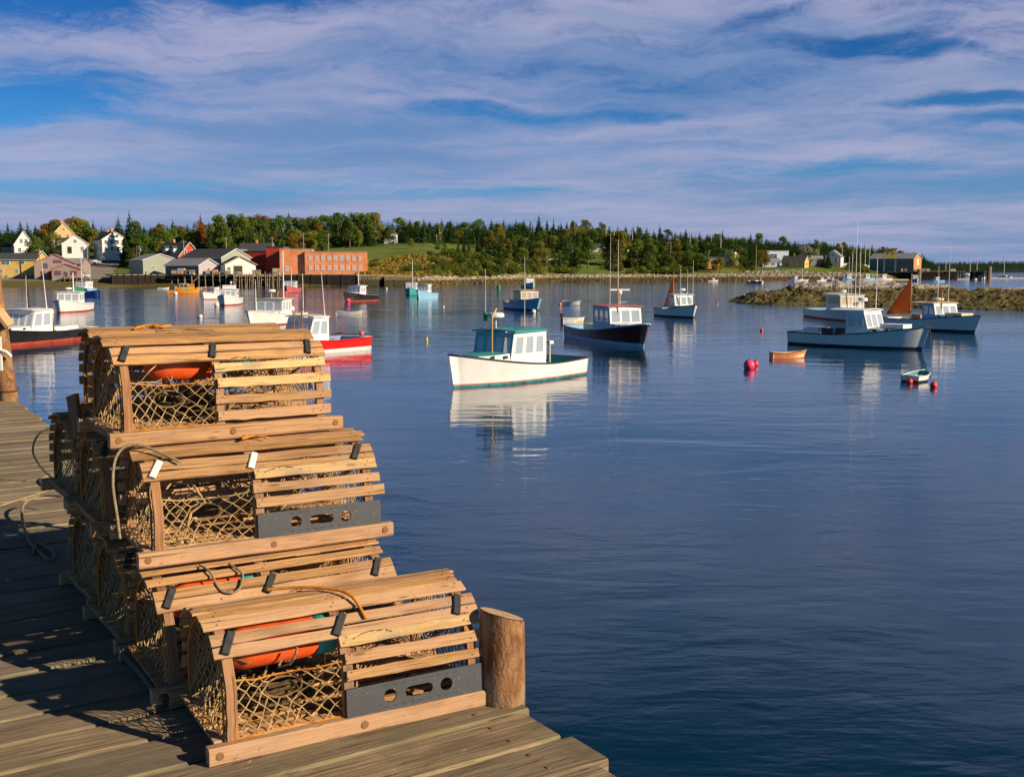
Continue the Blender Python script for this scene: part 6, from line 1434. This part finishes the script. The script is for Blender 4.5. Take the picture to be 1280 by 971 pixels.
for u, Y, vt, hd, lb in ((1051, 640, 308, 15, 'white yacht on stands beside the white cottage'), (1080, 625, 298, 30, 'tallest masted yacht in the boatyard'), (1088, 630, 300, 150, 'tall masted yacht right beside the tallest one'), (1064, 620, 318, 10, 'short masted white yacht in the boatyard'), (1074, 632, 316, 60, 'yacht with thin mast between the boatyard boats'),
                         (756, 660, 281, 20, 'yacht laid up in the trees, left of the hillside masts'), (767, 655, 282, 80, 'yacht laid up in the trees, second of the hillside masts'), (789, 665, 283, 40, 'yacht laid up in the trees, third of the hillside masts'), (861, 650, 284, 30, 'yacht laid up in the trees left of the brick cottage'), (888, 650, 282, 60, 'yacht laid up in the trees above the brick cottage'), (899, 600, 288, 20, 'yacht with tall mast beside the brick cottage'), (717, 680, 275, 20, 'yacht laid up in the trees, its pale mast above the middle wood'), (663, 690, 272, 50, 'yacht laid up near the crest of the middle wood')):
    z_ = ground(X(u, Y), Y) + .4; sailboat(u, 0, hd, 8.5, M_whiter, lb, Zat(vt, Y) - z_, Y=Y, z=z_, boom=False)
# ---- far small motor boats on the right
def mini(u, v, hd, L, hc, label, cab=True):
    o = place(u, v, hd, 'motor_boat', label, 'boat', 'small boats far out on the right'); sh, wd, pt = hull(o, L, L*.34, (L*.19, L*.13, L*.12), hc, M_redb if hc is M_whiter else hc, M_dkb, M_whiter, M_whiter, tc=.45, bh=.1)
    if cab: cabin(o, L, L*.34, sh, -L*.05, L*.2, L*.34, M_whiter, M_whiter, M_whiter, nf=2, ns=1, slant=.15, width=.8)
    return o
for a in ((995, 351.3, 200, 6, M_blueh, 'blue motor boat left of the little white sloop'), (1034, 351, 0, 6, M_whiter, 'white motor boat, leftmost below the boatyard'), (1041, 351.2, 180, 5, M_whiter, 'white motor boat, second below the boatyard'), (1062, 351.4, 190, 9, M_lightb, 'pale blue cabin boat below the boatyard'), (1082, 351, 10, 8.5, M_lightb, 'blue hulled cabin boat left of the hoist tower'), (1105, 350.6, 200, 8.5, M_whiter, 'white cabin boat under the hoist tower'),
          (1143, 352.6, 265, 8.5, M_bluel, 'pale cabin boat moored off the hoist wharf'), (1172, 352.4, 190, 6, M_lightb, 'low blue boat off the outer pier'), (1224, 350.2, 20, 7, M_whiter, 'white motor boat below the separate pier head'), (1026, 352.0, 20, 5, M_whiter, 'tiny white boat off the grey cottage'), (891, 352.4, 10, 4.4, M_whiter, 'tiny white boat off the brick cottage')): mini(*a)
# floats (landing stages)
for u0, u1, v, lb in ((1085, 1101, 350.9, 'pale landing float under the boatyard'), (1090, 1135, 350.2, 'long landing float beside the hoist wharf'), (1196, 1216, 349.5, 'landing float by the outer pier'), (1238, 1285, 348.2, 'long landing float at the right edge')):
    a, b = W(u0, v), W(u1, v); m = MB(); m.beam(a - a, b - a, 2.2, .5, M_cream); m.box(((b - a).x * .5, 1.1, .28), ((b - a).x * .9, .1, .1), M_deckfar); tag(m.build('landing_float', None, False, (a.x, a.y, .22)), lb, 'float')
# ---- mooring pennants from the bows
for b_o in [o for o in bpy.data.objects if o.name.startswith('lobster_boat') and o.get('category') == 'boat'][:14]:
    hl = [c for c in b_o.children if c.name.startswith('hull')][0]; vx = max(hl.data.vertices, key=lambda q: q.co.x + q.co.z).co
    m = MB(); m.tube([(vx.x - .05, 0, vx.z), (vx.x + .05, .05, vx.z * .4), (vx.x + .08, .1, -.3)], .013, M_rope, 5); m.build('mooring_line', b_o)
# ---- buoys and mooring balls
def ballbuoy(u, v, r_, mt, label, stick=False):
    p = W(u, v); o = thing('mooring_buoy', (p.x, p.y, 0), 0, label, 'buoy', 'mooring buoys'); m = MB(); m.ball((0, 0, r_ * .62), r_, mt, 16); m.build('float_ball', o, smooth=True)
    m = MB(); m.tube([(0, 0, r_ * 1.4), (0, 0, r_ * 1.62 + .03), (.03, 0, r_ * 1.62 + .08), (0, 0, r_ * 1.62 + .12)], .018, M_iron, 6); m.build('ring', o); return o
M_pinkb = paint('fluorescent_pink_float', (.95, .06, .17), .4, .1, 5); M_redf = paint('red_float', (.80, .055, .03), .4, .1, 5); M_wb = paint('white_mooring_ball', (.76, .72, .66), .45, .15, 4, dirt=.3); M_yb = paint('yellow_float', (.8, .5, .02), .4, .1, 5)
for a in ((936.5, 461, .33, M_pinkb, 'large pink mooring ball, left of a touching pair'), (944, 457, .20, M_redf, 'smaller red ball touching the large pink one'), (952, 414, .15, M_redf, 'small orange red buoy above the pink pair'), (1167, 484, .17, M_redf, 'red ball right of the little white tender'), (1137, 479, .15, M_redf, 'red and white ball at the stern of the little tender'),
          (63.5, 392.5, .40, M_wb, 'white mooring ball left of the bow on boat'), (271, 383, .40, M_wb, 'white mooring ball under the stepped cabin boat'), (250.5, 397.5, .26, M_wb, 'white ball alone in open water left of the radar boat'), (219.5, 368.5, .45, M_wb, 'white ball against the yellow barge'), (435, 377.5, .40, M_pinkb, 'pink ball at the bow of the small black boat'), (357, 368, .4, M_pinkb, 'pink ball at the faded red boat'),
          (523, 373.5, .34, M_pinkb, 'pink ball between the teal and light blue boats'), (554.5, 384.5, .17, M_wb, 'small white ball above the white lobster boat'), (700, 381.5, .26, M_orangeb, 'orange ball beside the white skiff'), (667, 391.5, .32, M_wb, 'white ball at the bow of the blue boat'), (896, 375, .14, M_redf, 'tiny orange ball right of the tan sail boat'), (897, 381, .12, M_wb, 'tiny white ball off the tip of the rocky point'),
          (936, 353, .5, M_wb, 'white ball left of the orange sloop'), (984, 351.5, .5, M_redf, 'red ball off the yellow cottage'), (989, 351, .4, M_yb, 'yellow ball off the yellow cottage'), (1138, 354, .4, M_redf, 'red ball by the pale cabin boat'), (1172, 354, .35, M_wb, 'white ball by the low blue boat'), (1233, 351, .3, M_redf, 'red ball off the separate pier head'), (483, 361.5, .3, M_wb, 'white ball off the stone wharf'), (889, 354, .3, M_redf, 'red ball at the tiny boat off the brick cottage')): ballbuoy(*a)
p = W(533.5, 426); o = thing('spar_buoy', (p.x, p.y, 0), 0, 'small yellow spar buoy left of the white lobster boat', 'buoy'); m = MB(); m.lathe([(.07, -.1), (.09, .1), (.07, .22), (.03, .3)], M_yb, 10); m.build('float_body', o); m = MB(); m.tube([(0, 0, .25), (0, 0, .42)], .015, M_iron, 5); m.build('spindle', o)
p = W(623.5, 361.5); o = thing('can_buoy', (p.x, p.y, 0), 0, 'green can buoy in the channel above the white lobster boat', 'buoy'); m = MB(); m.lathe([(.55, -.2), (.55, .9), (.5, 1.0)], M_green, 14); m.build('can', o); m = MB(); m.lathe([(.3, 1.0), (.3, 1.25)], M_green, 10); m.build('lifting_eye', o)
# ---- parked cars and truck in the left village
def car(u, v, Y, rz, c, label, van=False):
    z_ = ground(X(u, Y), Y) + .05; o = thing('parked_car', (X(u, Y), Y, z_), rz, label, 'car', 'cars parked by the lane'); L_, Wd, Hh = (4.6, 1.8, 1.5) if not van else (5.2, 2.0, 2.0)
    pr = [(-L_/2, .35), (-L_/2, .85), (-L_*.42, .98), (-L_*.30, Hh), (L_*.12, Hh), (L_*.26, .98), (L_*.47, .88), (L_/2, .6), (L_/2, .35)]; m = MB(); n = len(pr)
    for s_ in (-1, 1):
        for x_, z2 in pr: m.v.append((x_, s_ * Wd / 2 * (.86 if z2 > 1.1 else 1), z2))
    m.face(list(range(n)), c); m.face([n + i for i in range(n)][::-1], c)
    for i in range(n): m.face([i, n + i, n + (i+1) % n, (i+1) % n], c)
    m.build('body', o)
    for s_ in (-1, 1): q = MB(); q.box((-L_*.09, s_ * Wd * .455, (Hh + 1.0) / 2), (L_*.38, .05, Hh - 1.12), M_glass); q.build('window', o)
    q = MB(); q.add([(L_*.135, -Wd*.4, Hh - .06), (L_*.255, -Wd*.45, 1.0), (L_*.255, Wd*.45, 1.0), (L_*.135, Wd*.4, Hh - .06)], [(0, 1, 2, 3)], M_glass); q.v = [(a + .02, b, c_ + .02) for a, b, c_ in q.v]; q.build('windscreen', o)
    for x_ in (-L_*.31, L_*.31):
        for s_ in (-1, 1): q = MB(); q.lathe([(.33, -.1), (.34, 0), (.33, .1)], M_black, 14, Matrix.Translation((x_, s_ * Wd * .46, .34)) @ Matrix.Rotation(pi/2, 4, 'X')); q.lathe([(.19, -.115), (.19, .115)], M_steel, 10, Matrix.Translation((x_, s_ * Wd * .46, .34)) @ Matrix.Rotation(pi/2, 4, 'X')); q.build('wheel', o)
    return o
for a in ((100, 341, 385, .1, M_blueh, 'blue car parked beside the brown annex'), (107, 334, 420, .3, M_blackh, 'dark car at the top of the lane'), (119, 333, 425, .2, M_whiter, 'white car at the top of the lane, right of the dark one'), (113, 334, 422, .1, M_blued, 'blue grey car between the dark and the white one'), (98, 333, 425, .1, M_redh, 'red car left of the dark one')): car(*a)
car(101, 347, 362, .05, M_whiter, 'white van parked at the foot of the lane', True)
# ---- fish boxes, traps and clutter on the wharves
rg = random.Random(9)
for i in range(34):
    u = rg.uniform(205, 352) if i % 3 else rg.uniform(1112, 1200); Y = 346 + rg.uniform(-6, 0) if u < 400 else 592 + rg.uniform(-6, 4)
    sx, sz = rg.uniform(.9, 2.2), rg.uniform(.5, 1.4); m = MB()
    for k_ in range(int(sz / .45) + 1): m.box((0, 0, .22 + k_ * .46), (sx, .9, .40), rg.choice([M_mastw, M_yelw, M_greyw, M_blued, M_cream, M_deckfar]), rg.uniform(-.1, .1))
    m.box((0, -.47, .22), (sx * .3, .04, .12), M_black)
    tag(m.build('stacked_crates', None, False, (X(u, Y), Y, 3.9 if u < 400 else 4.3)), 'stacked crates and trap gear on the wharf planks', 'crates', 'gear stacked along the wharves')
# gulls resting on the rocks
for u, v, z_, lb in ((931, 371, .9, 'white gull on the tip of the rocky point'), (959, 364, 1.6, 'white gull higher on the rocky point'), (974, 361, 1.9, 'white gull on the pale rock of the point'), (1000, 357.5, 2.3, 'white gull left of the point crest')):
    p = W(u, v, z_); o = thing('gull', p, rg.random() * 3, lb, 'gull'); m = MB()
    m.tube([(-.26, 0, .20), (-.12, 0, .22), (.04, 0, .26), (.14, 0, .30), (.19, 0, .38), (.23, 0, .44), (.28, 0, .44), (.35, 0, .42)], [.012, .06, .095, .08, .045, .05, .04, .008], M_whiter, 8); m.tube([(.02, .03, .2), (.02, .03, 0)], .012, M_orange, 4); m.tube([(.02, -.03, .2), (.02, -.03, 0)], .012, M_orange, 4); m.build('body', o, smooth=True)
# bulky things leaning on the left wharf edge
m = MB(); a, b = Vector((X(238, 334), 334, 1.0)), Vector((X(250, 334), 334, 3.6)); m.beam(a - a, b - a, .25, .25, M_mastw); tag(m.build('brace_timber', None, False, a), 'slanting brace timber on the wharf face above the skiffs', 'timber')
